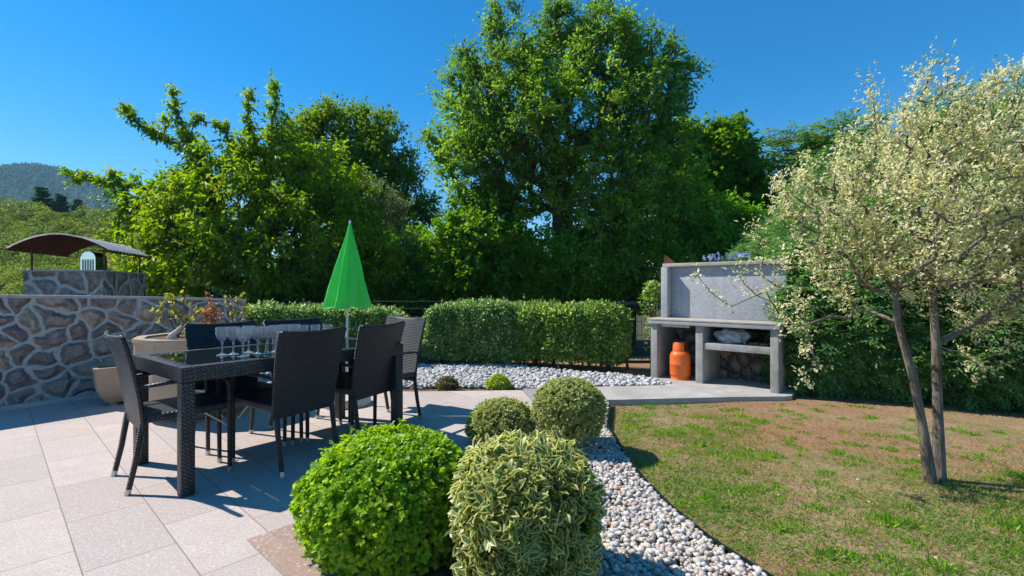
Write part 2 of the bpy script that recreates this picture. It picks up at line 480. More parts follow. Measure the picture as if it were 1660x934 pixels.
M['peb_white'] = mat_pebble('white_marble_chips', [(0, (0.32, 0.31, 0.31)), (0.3, (0.53, 0.52, 0.50)), (0.7, (0.70, 0.67, 0.64)), (1, (0.42, 0.41, 0.41))])
M['peb_mix'] = mat_pebble('river_pebbles', [(0, (0.26, 0.25, 0.25)), (0.15, (0.52, 0.46, 0.40)), (0.42, (0.68, 0.63, 0.56)), (0.58, (0.50, 0.37, 0.26)), (0.72, (0.72, 0.68, 0.62)), (0.88, (0.42, 0.41, 0.41)), (1, (0.55, 0.34, 0.2))])
M['bark_dark'] = bark_mat('brown_bark', (0.05, 0.035, 0.025), (0.13, 0.095, 0.065))
M['bark_grey'] = bark_mat('grey_bark', (0.10, 0.075, 0.055), (0.27, 0.215, 0.165), 26)
M['bark_twig'] = bark_mat('twig_bark', (0.07, 0.04, 0.025), (0.16, 0.10, 0.06))


# ------------------------------------------------------------------ foliage
def unit(a): return a / np.maximum(np.linalg.norm(a, axis=1, keepdims=True), 1e-9)


def leaf_geo(P, D, N, L, W, fine=False, fold=0.25, curl=0.15):
    n = len(P)
    L = np.broadcast_to(L, (n,)).reshape(-1, 1); W = np.broadcast_to(W, (n,)).reshape(-1, 1)
    D = unit(D); N = unit(N - D * np.sum(N * D, axis=1, keepdims=True)); S = np.cross(D, N)
    if not fine:
        v = np.stack([P, P + D * L * 0.45 + S * W * 0.5 + N * W * fold, P + D * L - N * L * curl, P + D * L * 0.45 - S * W * 0.5 + N * W * fold], axis=1)
        F = np.array([[0, 1, 2], [0, 2, 3]]); k = 4; e = [0, 1, 1, 1]
    else:
        m = P + D * L * 0.5
        v = np.stack([P, m, P + D * L - N * L * curl,
                      P + D * L * 0.25 + S * W * 0.42 + N * W * fold, P + D * L * 0.68 + S * W * 0.46 + N * (W * fold - L * curl * .4),
                      P + D * L * 0.25 - S * W * 0.42 + N * W * fold, P + D * L * 0.68 - S * W * 0.46 + N * (W * fold - L * curl * .4)], axis=1)
        F = np.array([[0, 3, 1], [3, 4, 1], [4, 2, 1], [0, 1, 5], [5, 1, 6], [6, 1, 2]]); k = 7; e = [0.1, 0, 0.75, 1, 1, 1, 1]
    V = v.reshape(-1, 3)
    FF = (F[None] + (np.arange(n) * k)[:, None, None]).reshape(-1, 3)
    return V, FF, np.tile(e, n), k


def leaf_obj(name, P, D, N, L, W, m, parent=None, rnd=None, **kw):
    V, F, e, k = leaf_geo(P, D, N, L, W, **kw)
    if rnd is None: rnd = RNG.random(len(P))
    return np_mesh(name, V, F, m, parent, {'rnd': np.repeat(rnd, k), 'edge': e})


def rand_dirs(n, up=0.0):
    d = RNG.normal(size=(n, 3)); d[:, 2] += up
    return unit(d)


def vnoise(P, f, seed=0):
    """cheap smooth pseudo-noise, -1..1"""
    r = np.random.default_rng(seed)
    o = np.zeros(len(P))
    for i in range(5):
        k = r.normal(size=3) * f * (0.6 + 0.35 * i); o += np.sin(P @ k + r.random() * 6.28) / (1 + 0.35 * i)
    return o / 3.2


def blobs_sample(blobs, n, shell=0.55, gap=0.0, gf=1.2, seed=1, up=0.15):
    """cluster centres in a union of ellipsoids ((x,y,z),(rx,ry,rz)) biased towards the outer shell"""
    B = [(np.array(c), np.array(r if hasattr(r, '__len__') else (r, r, r))) for c, r in blobs]
    vol = np.array([np.prod(r) ** 0.72 for _, r in B]); vol /= vol.sum()
    out = []
    while sum(len(o) for o in out) < n:
        i = RNG.choice(len(B), p=vol, size=n)
        C = np.array([B[j][0] for j in i]); Rr = np.array([B[j][1] for j in i])
        d = rand_dirs(n, up); rr = (shell + (1 - shell) * RNG.random(n)) ** 0.8
        q = C + d * Rr * rr[:, None]
        # drop points lying deep inside another blob
        depth = np.min([np.linalg.norm((q - c) / r, axis=1) for c, r in B], axis=0)
        keep = depth > shell * 0.55
        if gap > 0: keep &= vnoise(q, gf, seed) > -1 + 2 * gap * 0.5
        out.append(q[keep])
    return np.concatenate(out)[:n]


def grow(trunk, C, tip_r=0.006, power=2.3, alpha=0.25, step=0.45, jit=0.05, seed=3, maxr=None):
    """join cluster centres C to a trunk polyline; returns nodes, parents, radii"""
    rg = np.random.default_rng(seed)
    nodes = [np.array(t, float) for t in trunk]; par = [-1] + list(range(len(trunk) - 1))
    plen = [0.0]
    for i in range(1, len(nodes)): plen.append(plen[-1] + np.linalg.norm(nodes[i] - nodes[i - 1]))
    first = max(1, len(trunk) // 3)
    top = nodes[-1]
    order = np.argsort(np.linalg.norm(C - top, axis=1))
    leafw = [0.0] * len(nodes)
    NA = np.zeros((len(C) * 12 + 400, 3)); PL = np.zeros(len(NA)); cnt = len(nodes)
    NA[:cnt] = nodes; PL[:cnt] = plen
    PL[:first] = 1e6
    for ci in order:
        c = C[ci]
        dd = np.linalg.norm(NA[:cnt] - c, axis=1)
        down = np.maximum(NA[:cnt, 2] - c[2], 0)
        j = int(np.argmin(dd + alpha * PL[:cnt] + 0.5 * down))
        p = NA[j]; dist = dd[j]; k = min(max(1, int(dist / step)), 9)
        prev = j
        for s in range(1, k + 1):
            t = s / k
            q = p + (c - p) * t + rg.normal(size=3) * jit * (dist if s < k else 0) * 0.35
            q[2] += math.sin(math.pi * t) * 0.06 * dist if s < k else 0
            if cnt >= len(NA): break
            NA[cnt] = q; PL[cnt] = (PL[prev] if PL[prev] < 1e5 else 0) + dist / k
            par.append(prev); leafw.append(1.0 if s == k else 0.0); prev = cnt; cnt += 1
    N_ = NA[:cnt]; w_ = np.array(leafw[:cnt]); par = par[:cnt]
    for i in range(cnt - 1, 0, -1): w_[par[i]] += w_[i]
    rad = tip_r * np.maximum(w_, 1) ** (1 / power)
    if maxr is not None: rad = np.minimum(rad, maxr)
    return N_, par, rad, w_


def skel_mesh(name, N_, par, rad, w_, m, parent=None, seg=6, minr=0.0):
    n = len(N_); kids = [[] for _ in range(n)]
    for i in range(1, n): kids[par[i]].append(i)
    V = []; F = []
    starts = [(0, None)]
    while starts:
        s, p0 = starts.pop()
        chain = [s]
        while kids[chain[-1]]:
            ks = sorted(kids[chain[-1]], key=lambda q: -w_[q])
            for q in ks[1:]: starts.append((q, chain[-1]))
            chain.append(ks[0])
        pts = ([N_[p0]] if p0 is not None else []) + [N_[c] for c in chain]
        rr = ([rad[chain[0]]] if p0 is not None else []) + [rad[c] for c in chain]
        if len(pts) < 2 or max(rr) < minr: continue
        pts = np.array(pts); T = np.gradient(pts, axis=0); T = unit(T)
        up = np.array([0.3, 0.9, 0.1])
        sg = seg if max(rr) > 0.03 else max(4, seg - 2)
        base = len(V)
        for p, t, r_ in zip(pts, T, rr):
            a = up - t * up.dot(t)
            if np.linalg.norm(a) < 1e-3: a = np.array([1.0, 0, 0]) - t * t[0]
            a /= np.linalg.norm(a); bb = np.cross(t, a)
            for k in range(sg):
                th = 2 * math.pi * k / sg
                V.append(p + (a * math.cos(th) + bb * math.sin(th)) * r_)
        for i in range(len(pts) - 1):
            for k in range(sg):
                F.append((base + i * sg + k, base + i * sg + (k + 1) % sg, base + (i + 1) * sg + (k + 1) % sg, base + (i + 1) * sg + k))
    return np_mesh(name, V, F, m, parent, smooth=True)


def cluster_leaves(C, per, r, L, asp, centre, droop=0.3, flat=0.7, outw=0.6, lvar=0.3, hang=0.0, twigs=4, loose=0.22, rise=0.35):
    """leaves set along a few short twigs fanning out of each cluster centre"""
    k = max(1, int(round(per / twigs))); n = len(C) * twigs * k
    outc = unit(C - np.array(centre))
    tw = unit(np.repeat(outc, twigs, axis=0) * outw + RNG.normal(size=(len(C) * twigs, 3)) * 0.75 + np.array([0, 0, rise]))
    tl = r * (0.7 + 0.9 * RNG.random(len(tw)))
    t = np.tile((np.arange(k) + 0.5) / k, len(tw)) + RNG.normal(size=n) * 0.06
    base = np.repeat(np.repeat(C, twigs, axis=0) - tw * tl[:, None] * 0.35, k, axis=0)
    twn = np.repeat(tw, k, axis=0); tln = np.repeat(tl, k)
    P = base + twn * (tln * t * 1.5)[:, None] + RNG.normal(size=(n, 3)) * r * loose * np.array([1, 1, flat])
    P[:, 2] -= (tln * t * t) * hang * 0.6
    D = unit(RNG.normal(size=(n, 3)) * 0.75 + twn * 0.9 + np.array([0, 0, -droop - hang]))
    N = unit(RNG.normal(size=(n, 3)) * 0.5 + twn * 0.25 + np.array([0, 0, 0.8]) + np.array(SUN_V) * 0.2)
    Ls = L * (1 - lvar + 2 * lvar * RNG.random(n))
    return P, D, N, Ls, Ls * asp


def tree(name, loc, trunk, blobs, nclus, per, cr, L, asp, leafm, barkm, label, cat='tree', group=None, tip=0.006, shell=0.5, gap=0.25,
         gf=1.2, droop=0.3, hang=0.0, seed=1, alpha=0.25, extra=None, power=2.3, step=0.45, maxr=None, branch_min=0.0, fine=False, outw=0.6):
    root = empty(name, loc, 0, label, cat, group)
    o = np.array(loc, float)
    B = [((np.array(c) - o), r) for c, r in blobs]
    C = blobs_sample(B, nclus, shell, gap, gf, seed)
    if extra is not None: C = np.concatenate([C, np.array(extra) - o])
    T = [np.array(t, float) - o for t in trunk]
    N_, par, rad, w_ = grow(T, C, tip, power, alpha, step, seed=seed, maxr=maxr)
    skel_mesh('trunk', N_, par, rad, w_, barkm, root, minr=branch_min)
    ctr = np.mean([b_[0] for b_ in B], axis=0) - np.array([0, 0, 0.5])
    nm_ = len(C) - (0 if extra is None else len(extra))
    P, D, N, Ls, W = cluster_leaves(C[:nm_], per, cr, L, asp, ctr, droop, hang=hang, outw=outw)
    if extra is not None:
        X = cluster_leaves(C[nm_:], per, cr * 0.6, L * 0.85, asp, ctr, droop, hang=hang, outw=outw)
        P, D, N, Ls, W = [np.concatenate(q_) for q_ in zip((P, D, N, Ls, W), X)]
    rnd = np.clip(np.repeat(RNG.random(len(C)), len(P) // len(C)) * 0.55 + RNG.random(len(P)) * 0.45, 0, 1)
    leaf_obj('crown', P, D, N, Ls, W, leafm, root, rnd, fine=fine)
    return root


def bush_leaves(fn, n, L, asp, spread=0.5, thick=0.35, lump=0.1, lf=9, seed=1, up=0.5):
    """fn(dirs)->radius vectors; leaves on an uneven thick shell"""
    d = rand_dirs(n, 0.25); d[:, 2] = np.where(d[:, 2] < -0.75, -d[:, 2], d[:, 2]); d = unit(d)
    surf, nrm = fn(d)
    k = 1 + lump * vnoise(surf, lf, seed) - thick * RNG.random(n) ** 2.2 + (RNG.random(n) < 0.05) * RNG.random(n) * 0.10
    P = surf * k[:, None]
    D = unit(nrm * 0.8 + RNG.normal(size=(n, 3)) * spread + np.array([0, 0, up]))
    N = unit(nrm * 0.7 + RNG.normal(size=(n, 3)) * 0.5 + np.array([0, 0, 0.5]))
    Ls = L * (0.65 + 0.7 * RNG.random(n))
    return P, D, N, Ls, Ls * asp


# ------------------------------------------------------------------ leaf colours
G = {}
G['cherry'] = leaf_mat('cherry_leaf', [(0, (0.074, 0.160, 0.014)), (0.45, (0.158, 0.278, 0.018)), (0.88, (0.257, 0.384, 0.029)), (0.97, (0.331, 0.172, 0.045)), (1, (0.421, 0.198, 0.045))], 0.52, 0.45, clump=(0.15, 0.20, 0.03))
G['oak'] = leaf_mat('dark_broad_leaf', [(0, (0.077, 0.145, 0.019)), (0.6, (0.144, 0.239, 0.028)), (1, (0.233, 0.341, 0.039))], 0.42)
G['ash'] = leaf_mat('mid_green_leaf', [(0, (0.095, 0.189, 0.025)), (0.5, (0.178, 0.314, 0.038)), (1, (0.309, 0.461, 0.063))], 0.47, clump=(0.05, 0.12, 0.03), cs=0.5)
G['maple'] = leaf_mat('bright_maple_leaf', [(0, (0.059, 0.144, 0.014)), (0.5, (0.106, 0.221, 0.020)), (1, (0.179, 0.309, 0.035))], 0.52)
G['deep'] = leaf_mat('deep_green_leaf', [(0, (0.090, 0.209, 0.026)), (0.6, (0.176, 0.354, 0.037)), (1, (0.302, 0.539, 0.061))], 0.42)
G['olive'] = leaf_mat('grey_green_leaf', [(0, (0.078, 0.118, 0.043)), (0.6, (0.140, 0.196, 0.072)), (1, (0.203, 0.265, 0.100))], 0.42)
G['larch'] = leaf_mat('larch_needle', [(0, (0.079, 0.180, 0.045)), (0.6, (0.133, 0.269, 0.059)), (1, (0.212, 0.359, 0.075))], 0.37)
G['yew'] = leaf_mat('evergreen_spray', [(0, (0.071, 0.149, 0.047)), (0.6, (0.139, 0.286, 0.084)), (0.85, (0.238, 0.436, 0.118)), (1, (0.396, 0.604, 0.131))], 0.32, 0.55)
G['pine'] = leaf_mat('pine_needle', [(0, (0.041, 0.108, 0.041)), (1, (0.095, 0.203, 0.063))], 0.27)
G['wood'] = leaf_mat('woodland_leaf', [(0, (0.074, 0.117, 0.018)), (0.5, (0.149, 0.206, 0.028)), (1, (0.238, 0.275, 0.040))], 0.42, clump=(0.06, 0.12, 0.03), cs=0.1)
G['hedge'] = leaf_mat('hedge_leaf', [(0, (0.075, 0.138, 0.042)), (0.45, (0.132, 0.244, 0.065)), (0.8, (0.264, 0.406, 0.130)), (1, (0.659, 0.746, 0.357))], 0.42, 0.4, 0.5)
G['hedge2'] = leaf_mat('laurel_leaf', [(0, (0.087, 0.155, 0.028)), (0.45, (0.154, 0.278, 0.049)), (0.85, (0.309, 0.449, 0.100)), (1, (0.689, 0.710, 0.282))], 0.42, 0.4, 0.5)
G['box'] = leaf_mat('bright_box_leaf', [(0, (0.07, 0.17, 0.012)), (0.45, (0.18, 0.34, 0.018)), (0.8, (0.33, 0.50, 0.03)), (1, (0.50, 0.60, 0.07))], 0.45, 0.4, 0.4, clump=(0.34, 0.46, 0.03), cs=8)
G['varieg'] = leaf_mat('cream_edged_leaf', [(0, (0.20, 0.20, 0.04)), (0.12, (0.09, 0.15, 0.03)), (0.5, (0.11, 0.19, 0.035)), (0.9, (0.19, 0.27, 0.05)), (1, (0.30, 0.22, 0.08))], 0.42, 0.35, 0.5, edge=(0.60, 0.58, 0.22), clump=(0.10, 0.17, 0.03), cs=7)
G['varieg2'] = leaf_mat('fine_cream_edged_leaf', [(0, (0.077, 0.121, 0.033)), (0.5, (0.121, 0.176, 0.055)), (1, (0.220, 0.264, 0.099))], 0.42, 0.4, 0.4, edge=(0.50, 0.52, 0.18), clump=(0.2, 0.26, 0.05), cs=9)
G['silver'] = leaf_mat('pale_blossom', [(0, (0.13, 0.19, 0.05)), (0.34, (0.28, 0.33, 0.10)), (0.44, (0.57, 0.54, 0.30)), (0.8, (0.78, 0.73, 0.50)), (1, (0.90, 0.87, 0.72))], 0.42, 0.5, clump=(0.6, 0.58, 0.26), cs=3.0)
G['grass'] = leaf_mat('grass_blade', [(0, (0.420, 0.347, 0.160)), (0.35, (0.360, 0.336, 0.120)), (0.55, (0.200, 0.280, 0.060)), (1, (0.140, 0.291, 0.040))], 0.47, 0.5)
G['tuft'] = leaf_mat('fresh_grass_blade', [(0, (0.12, 0.26, 0.02)), (0.7, (0.22, 0.42, 0.04)), (1, (0.36, 0.50, 0.10))], 0.5, 0.5)
G['far'] = leaf_mat('far_tree_crown', [(0, (0.025, 0.07, 0.035)), (0.5, (0.06, 0.13, 0.05)), (1, (0.12, 0.20, 0.07))], 0.2)
G['lime'] = leaf_mat('lime_leaf', [(0, (0.18, 0.28, 0.03)), (1, (0.38, 0.46, 0.07))], 0.47)
G['reddish'] = leaf_mat('dull_red_green_leaf', [(0, (0.08, 0.08, 0.03)), (0.6, (0.14, 0.15, 0.05)), (1, (0.24, 0.15, 0.08))], 0.42)
G['yellow'] = leaf_mat('yellowing_leaf', [(0, (0.16, 0.18, 0.03)), (0.6, (0.36, 0.34, 0.06)), (1, (0.46, 0.42, 0.12))], 0.47)
G['rusty'] = leaf_mat('dried_orange_leaf', [(0, (0.24, 0.10, 0.04)), (1, (0.46, 0.24, 0.10))], 0.42)
G['blue'] = leaf_mat('violet_flower', [(0, (0.16, 0.17, 0.42)), (0.5, (0.35, 0.4, 0.7)), (1, (0.6, 0.66, 0.85))], 0.42)
b = NB('daisy_white'); M['daisy'] = b.fin((0.8, 0.8, 0.76), 0.7)

# ------------------------------------------------------------------ the setting
bm = bmesh.new()
add_sheet(bm, [(-2500, -300), (2500, -300), (2500, 2500), (-2500, 2500)], -0.10)
tag(obj('ground', bm, M['ground']), kind='structure')

lawn_edge = [(1.12, 1.0), (1.09, 2.0), (0.95, 2.35), (0.87, 2.72), (0.825, 3.12), (0.81, 3.58), (0.83, 4.3), (0.97, 4.9), (1.03, 5.20)]
# lawn as a gently uneven sheet
gx, gy = np.meshgrid(np.linspace(0.0, 9.0, 110), np.linspace(-1, 9.0, 120))
gz = -0.045 + 0.012 * vnoise(np.stack([gx.ravel(), gy.ravel(), gx.ravel() * 0], 1), 2.2, 5)
def inside_lawn(x, y, m_=0.0):
    ex = np.interp(y, [p[1] for p in lawn_edge], [p[0] for p in lawn_edge])
    top = 5.25 + np.clip((x - 1.0) * 0.1, 0, 0.14)
    return (x > ex + m_) & ((y < top - m_) | (x > 3.15))
Vv = np.stack([gx.ravel(), gy.ravel(), gz], 1)
ny, nx = gx.shape
idx = np.arange(nx * ny).reshape(ny, nx)
Fq = np.stack([idx[:-1, :-1].ravel(), idx[:-1, 1:].ravel(), idx[1:, 1:].ravel(), idx[1:, :-1].ravel()], 1)
tag(np_mesh('lawn', Vv, Fq, M['lawn'], smooth=True), kind='structure')

# terrace
terr = [(-7, -1.5), (-0.55, -1.5), (-0.60, 1.2), (-0.50, 2.2), (-0.42, 3.0), (-0.30, 3.6), (0.05, 4.15), (0.24, 4.55), (0.26, 4.9), (0.12, 5.80), (-1.14, 5.72), (-2.4, 5.85), (-4.0, 6.3), (-4.7, 5.3), (-5.2, 4.6), (-7, 2.2)]
bm = bmesh.new()
add_prism(bm, terr, -0.12, 0.0)
tag(obj('terrace', bm, M['tile']), kind='structure')
dA, dN = Vector((0.727, -0.687)), Vector((0.687, 0.727))
def tp(a, n): p = dA * a + dN * n; return (p.x, p.y)
bm = bmesh.new()
add_sheet(bm, [tp(-2.53, 0.838), tp(-2.53, 1.36), tp(-2.0, 1.15), tp(-1.2, 0.838)], 0.004)
tag(obj('red_paving', bm, M['red_tile']), kind='structure')
# planting bed between terrace and lawn
bm = bmesh.new()
bed = [(-0.55, -1.5), (1.3, -1.5)] + [(x - 0.002, y) for x, y in lawn_edge] + [(0.27, 4.95), (0.24, 4.55), (0.05, 4.15), (-0.30, 3.6), (-0.42, 3.0), (-0.50, 2.2), (-0.60, 1.2)]
add_sheet(bm, bed, -0.022)
tag(obj('planting_bed', bm, M['soil']), kind='structure')
# thin dark metal edging between pebbles and lawn
bm = bmesh.new()
for i in range(len(lawn_edge) - 1):
    a_, b_ = Vector(lawn_edge[i] + (0,)), Vector(lawn_edge[i + 1] + (0,))
    d_ = b_ - a_
    add_box(bm, (a_ + b_) / 2 + Vector((0, 0, -0.02)), (d_.length + 0.006, 0.006, 0.07), math.atan2(d_.y, d_.x))
tag(obj('bed_edging', bm, M['fence']), kind='structure')
# gravel bed base behind the terrace
bm = bmesh.new()
grav = [(-4.2, 6.2), (-2.4, 5.85), (-1.14, 5.74), (0.12, 5.82), (1.0, 5.93), (1.95, 6.02), (1.84, 6.62), (1.7, 6.95), (0.9, 7.3), (0, 7.75), (-1.5, 7.9), (-4.6, 8.2)]
add_sheet(bm, grav, -0.025)
tag(obj('gravel_bed', bm, M['soil']), kind='structure')
# concrete path running to the barbecue floor
bm = bmesh.new()
BA, BD = Vector((1.85, 6.58)), Vector((2.995, 5.548))
bd = (BD - BA).normalized(); bn = Vector((-bd.y, bd.x))      # bn points to the back
if bn.y < 0: bn = -bn
path = [(0.70, 5.18), (1.03, 5.24), (2.36, 5.38), (2.98, 5.41), (3.09, 5.45), tuple(BD + bn * 0.75 + bd * 0.03), tuple(BA + bn * 0.75), tuple(BA - bd * 0.02), (1.90, 6.04), (0.66, 5.90)]
add_prism(bm, path, -0.14, 0.012)
tag(obj('concrete_path', bm, M['path']), kind='structure')
bm = bmesh.new()
add_prism(bm, [(0.245, 5.0), (0.69, 5.17), (0.65, 5.895), (0.13, 5.85)], -0.14, 0.006)
tag(obj('path_slabs', bm, M['edge_tile']), kind='structure')


def pebbles(name, poly, n, rmin, rmax, m, z0, layers=2, label=None, cat=None, kind='stuff', excl=None, flat=0.62):
    ico = bmesh.new(); bmesh.ops.create_icosphere(ico, subdivisions=1 if n > 5500 else 2, radius=1)
    bv = np.array([v.co[:] for v in ico.verts]); ico.verts.ensure_lookup_table()
    bf = np.array([[v.index for v in f.verts] for f in ico.faces]); ico.free()
    P = np.array(poly); lo, hi = P.min(0), P.max(0)
    pts = []
    while len(pts) < n:
        q = lo + RNG.random((n * 2, 2)) * (hi - lo)
        ins = np.zeros(len(q), bool)
        j = len(P) - 1
        for i in range(len(P)):
            c_ = ((P[i, 1] > q[:, 1]) != (P[j, 1] > q[:, 1])) & (q[:, 0] < (P[j, 0] - P[i, 0]) * (q[:, 1] - P[i, 1]) / (P[j, 1] - P[i, 1] + 1e-12) + P[i, 0])
            ins ^= c_; j = i
        if excl is not None: ins &= ~excl(q)
        pts.extend(q[ins].tolist())
    pts = np.array(pts[:n])
    r = rmin + (rmax - rmin) * RNG.random(n) ** 1.6
    z = z0 + RNG.random(n) * rmax * 1.1 * (layers - 1) + r * 0.2
    s = np.stack([r * (0.8 + 0.5 * RNG.random(n)), r * (0.7 + 0.4 * RNG.random(n)), r * (flat - 0.12 + 0.25 * RNG.random(n))], 1)
    a = RNG.random(n) * 6.283; tx = RNG.normal(size=n) * 0.3
    v = bv[None] * s[:, None, :]
    dist = 1 + 0.12 * np.sin(bv[None, :, 0] * 3 + RNG.random((n, 1)) * 6) + 0.1 * np.sin(bv[None, :, 1] * 4 + RNG.random((n, 1)) * 6)
    v = v * dist[:, :, None]
    ct, st = np.cos(tx)[:, None], np.sin(tx)[:, None]
    y_ = v[:, :, 1] * ct - v[:, :, 2] * st; z_ = v[:, :, 1] * st + v[:, :, 2] * ct
    ca, sa = np.cos(a)[:, None], np.sin(a)[:, None]
    x2 = v[:, :, 0] * ca - y_ * sa; y2 = v[:, :, 0] * sa + y_ * ca
    V = np.stack([x2 + pts[:, 0:1], y2 + pts[:, 1:2], z_ + z[:, None]], 2).reshape(-1, 3)
    F = (bf[None] + (np.arange(n) * len(bv))[:, None, None]).reshape(-1, 3)
    o = np_mesh(name, V, F, m, None, {'rnd': np.repeat(RNG.random(n), len(bv))}, smooth=True)
    return tag(o, label, cat, kind=kind)


pebbles('white_gravel', [(-4.0, 6.3), (-2.4, 5.9), (-1.14, 5.79), (-0.7, 5.84), (0.10, 5.87), (0.66, 5.94), (1.88, 6.07), (2.0, 6.12), (1.82, 6.55), (1.55, 6.75), (0.8, 7.1), (0, 7.55), (-1.5, 7.65), (-4.4, 7.8)], 11500, 0.014, 0.038, M['peb_white'], -0.02,
        2, 'bed of white and grey gravel between the terrace and the clipped hedge', 'gravel', excl=lambda q: (q[:, 1] < 5.98 + 0.02 * np.sin(q[:, 0] * 7)) & (q[:, 0] < 0.02) & (q[:, 0] > -1.6))
nearbed = [(-0.1, 1.7)] + [(x - 0.012, y) for x, y in lawn_edge[1:]] + [(0.30, 4.9), (0.28, 4.5), (0.12, 4.1), (0.1, 3.5), (-0.05, 2.6)]
pebbles('pebble_strip', nearbed, 12500, 0.008, 0.022, M['peb_mix'], -0.015, 2,
        'strip of cream, grey and brown river pebbles along the edge of the lawn', 'pebbles')

# distant hill and wooded slope
def hill_h(X, Y):
    px = 830 + 800 * X / Y
    sil = np.interp(px, [-500, -250, -60, 0, 30, 60, 80, 95, 120, 150, 190, 240, 330, 500, 900], [330, 322, 286, 274, 269, 268, 270, 274, 284, 296, 311, 330, 372, 430, 470])
    return EYE + (467 - sil) / 800 * Y
hy = np.linspace(260, 1000, 70); hx = np.linspace(-2100, 150, 230)
HX, HY = np.meshgrid(hx, hy)
crest = 720.0
hh = hill_h(HX * crest / np.maximum(HY * 0 + crest, 1), np.full_like(HX, crest))
prof = np.clip(1 - np.abs(HY - crest) / 460, 0, 1) ** 0.85
PP = np.stack([HX.ravel(), HY.ravel(), HX.ravel() * 0], 1)
HZ = hh * prof + (9 * vnoise(PP, 0.012, 4) + 5 * vnoise(PP, 0.035, 8) + 1.6 * vnoise(PP, 0.15, 9)).reshape(HX.shape) * np.clip(prof * 3, 0, 1) * np.clip((crest - HY) / 130, 0.12, 1) - 3
ny, nx = HX.shape; idx = np.arange(nx * ny).reshape(ny, nx)
Fq = np.stack([idx[:-1, :-1].ravel(), idx[:-1, 1:].ravel(), idx[1:, 1:].ravel(), idx[1:, :-1].ravel()], 1)
tag(np_mesh('hill', np.stack([HX.ravel(), HY.ravel(), HZ.ravel()], 1), Fq, M['hill'], smooth=True), kind='structure')

sel = (HY < 735) & (HX / HY > -1.3) & (HX / HY < -0.62) & (HZ > 3)
gi = np.flatnonzero(sel.ravel()); pick = RNG.choice(gi, 60000)
hp = np.stack([HX.ravel()[pick], HY.ravel()[pick], HZ.ravel()[pick]], 1)
dxg, dyg = hx[1] - hx[0], hy[1] - hy[0]
ux, uy = RNG.random(len(pick)) - .5, RNG.random(len(pick)) - .5
gzx = np.gradient(HZ, axis=1).ravel()[pick]; gzy = np.gradient(HZ, axis=0).ravel()[pick]
hp += np.stack([ux * dxg, uy * dyg, ux * gzx + uy * gzy], 1)
dh = rand_dirs(len(hp), 0.6)
ht = leaf_obj('hill_forest', hp, dh, unit(RNG.normal(size=dh.shape) + np.array([-.4, -.4, 0.8])), 6.5 * (0.5 + RNG.random(len(hp))), 5.0, G['far'], None, np.clip(0.5 + 0.3 * vnoise(hp, 0.02, 61) + RNG.normal(size=len(hp)) * 0.2, 0, 1))
tag(ht, 'continuous forest covering the distant hill', 'forest', kind='stuff')

def slope_h(X, Y):
    side = np.clip((-X / Y - 0.42) / 0.35, 0, 1)
    return -0.4 + side * np.clip(Y - 14, 0, 60) * 0.165
sx_, sy_ = np.meshgrid(np.linspace(-160, 0, 90), np.linspace(12, 110, 60))
SZ = slope_h(sx_, sy_)
ny, nx = sx_.shape; idx = np.arange(nx * ny).reshape(ny, nx)
Fq = np.stack([idx[:-1, :-1].ravel(), idx[:-1, 1:].ravel(), idx[1:, 1:].ravel(), idx[1:, :-1].ravel()], 1)
tag(np_mesh('hillside', np.stack([sx_.ravel(), sy_.ravel(), SZ.ravel()], 1), Fq, M['hill'], smooth=True), kind='structure')

# haze over the whole place, thin enough to leave the garden clear
bm = bmesh.new()
add_box(bm, (-600, 450, 98), (3200, 1140, 204))
hz = bpy.data.materials.new('thin_haze'); hz.use_nodes = True
t_ = hz.node_tree; t_.nodes.remove(t_.nodes['Principled BSDF'])
pv = t_.nodes.new('ShaderNodeVolumePrincipled'); pv.inputs['Color'].default_value = (0.42, 0.72, 1.0, 1)
pv.inputs['Density'].default_value = 0.00035
t_.links.new(pv.outputs[0], t_.nodes['Material Output'].inputs['Volume'])
tag(obj('haze', bm, hz, uv=False), kind='stuff')

# ------------------------------------------------------------------ stone wall
def wall_strip(name, pts, thick, z0, ztop, m, parent=None, over=0.0, zc=None):
    """wall along polyline pts; ztop list; uv in metres"""
    bm = bmesh.new(); uvl = bm.loops.layers.uv.new('UVMap')
    P = [Vector(p) for p in pts]; n = len(P)
    nr = []
    for i in range(n):
        d_ = (P[min(i + 1, n - 1)] - P[max(i - 1, 0)]).normalized(); nr.append(Vector((d_.y, -d_.x)))
    s = [0.0]
    for i in range(1, n): s.append(s[-1] + (P[i] - P[i - 1]).length)
    def ring(i):
        f_ = P[i] + nr[i] * over; k_ = P[i] - nr[i] * (thick + over)
        zb = z0[i] if hasattr(z0, '__len__') else z0
        return [bm.verts.new((f_.x, f_.y, zb)), bm.verts.new((f_.x, f_.y, ztop[i])), bm.verts.new((k_.x, k_.y, ztop[i])), bm.verts.new((k_.x, k_.y, zb))]
    rg = [ring(i) for i in range(n)]
    vv = [0, 1.1, 1.1 + thick, 2.2 + thick]
    for i in range(n - 1):
        for a in range(4):
            b_ = (a + 1) % 4
            f = bm.faces.new((rg[i][a], rg[i + 1][a], rg[i + 1][b_], rg[i][b_]))
            va = [rg[i][a].co.z, rg[i][b_].co.z] if a in (0, 2) else [vv[a], vv[a] + thick]
            for l, (u_, v_) in zip(f.loops, ((s[i], va[0]), (s[i + 1], va[0]), (s[i + 1], va[1]), (s[i], va[1]))): l[uvl].uv = (u_, v_)
    for e_, rv in ((rg[0], 1), (rg[-1], -1)):
        f = bm.faces.new(e_[::rv])
        for l in f.loops: l[uvl].uv = ((l.vert.co.xy - e_[0].co.xy).length, l.vert.co.z)
    bmesh.ops.recalc_face_normals(bm, faces=bm.faces[:])
    return obj(name, bm, m, parent)


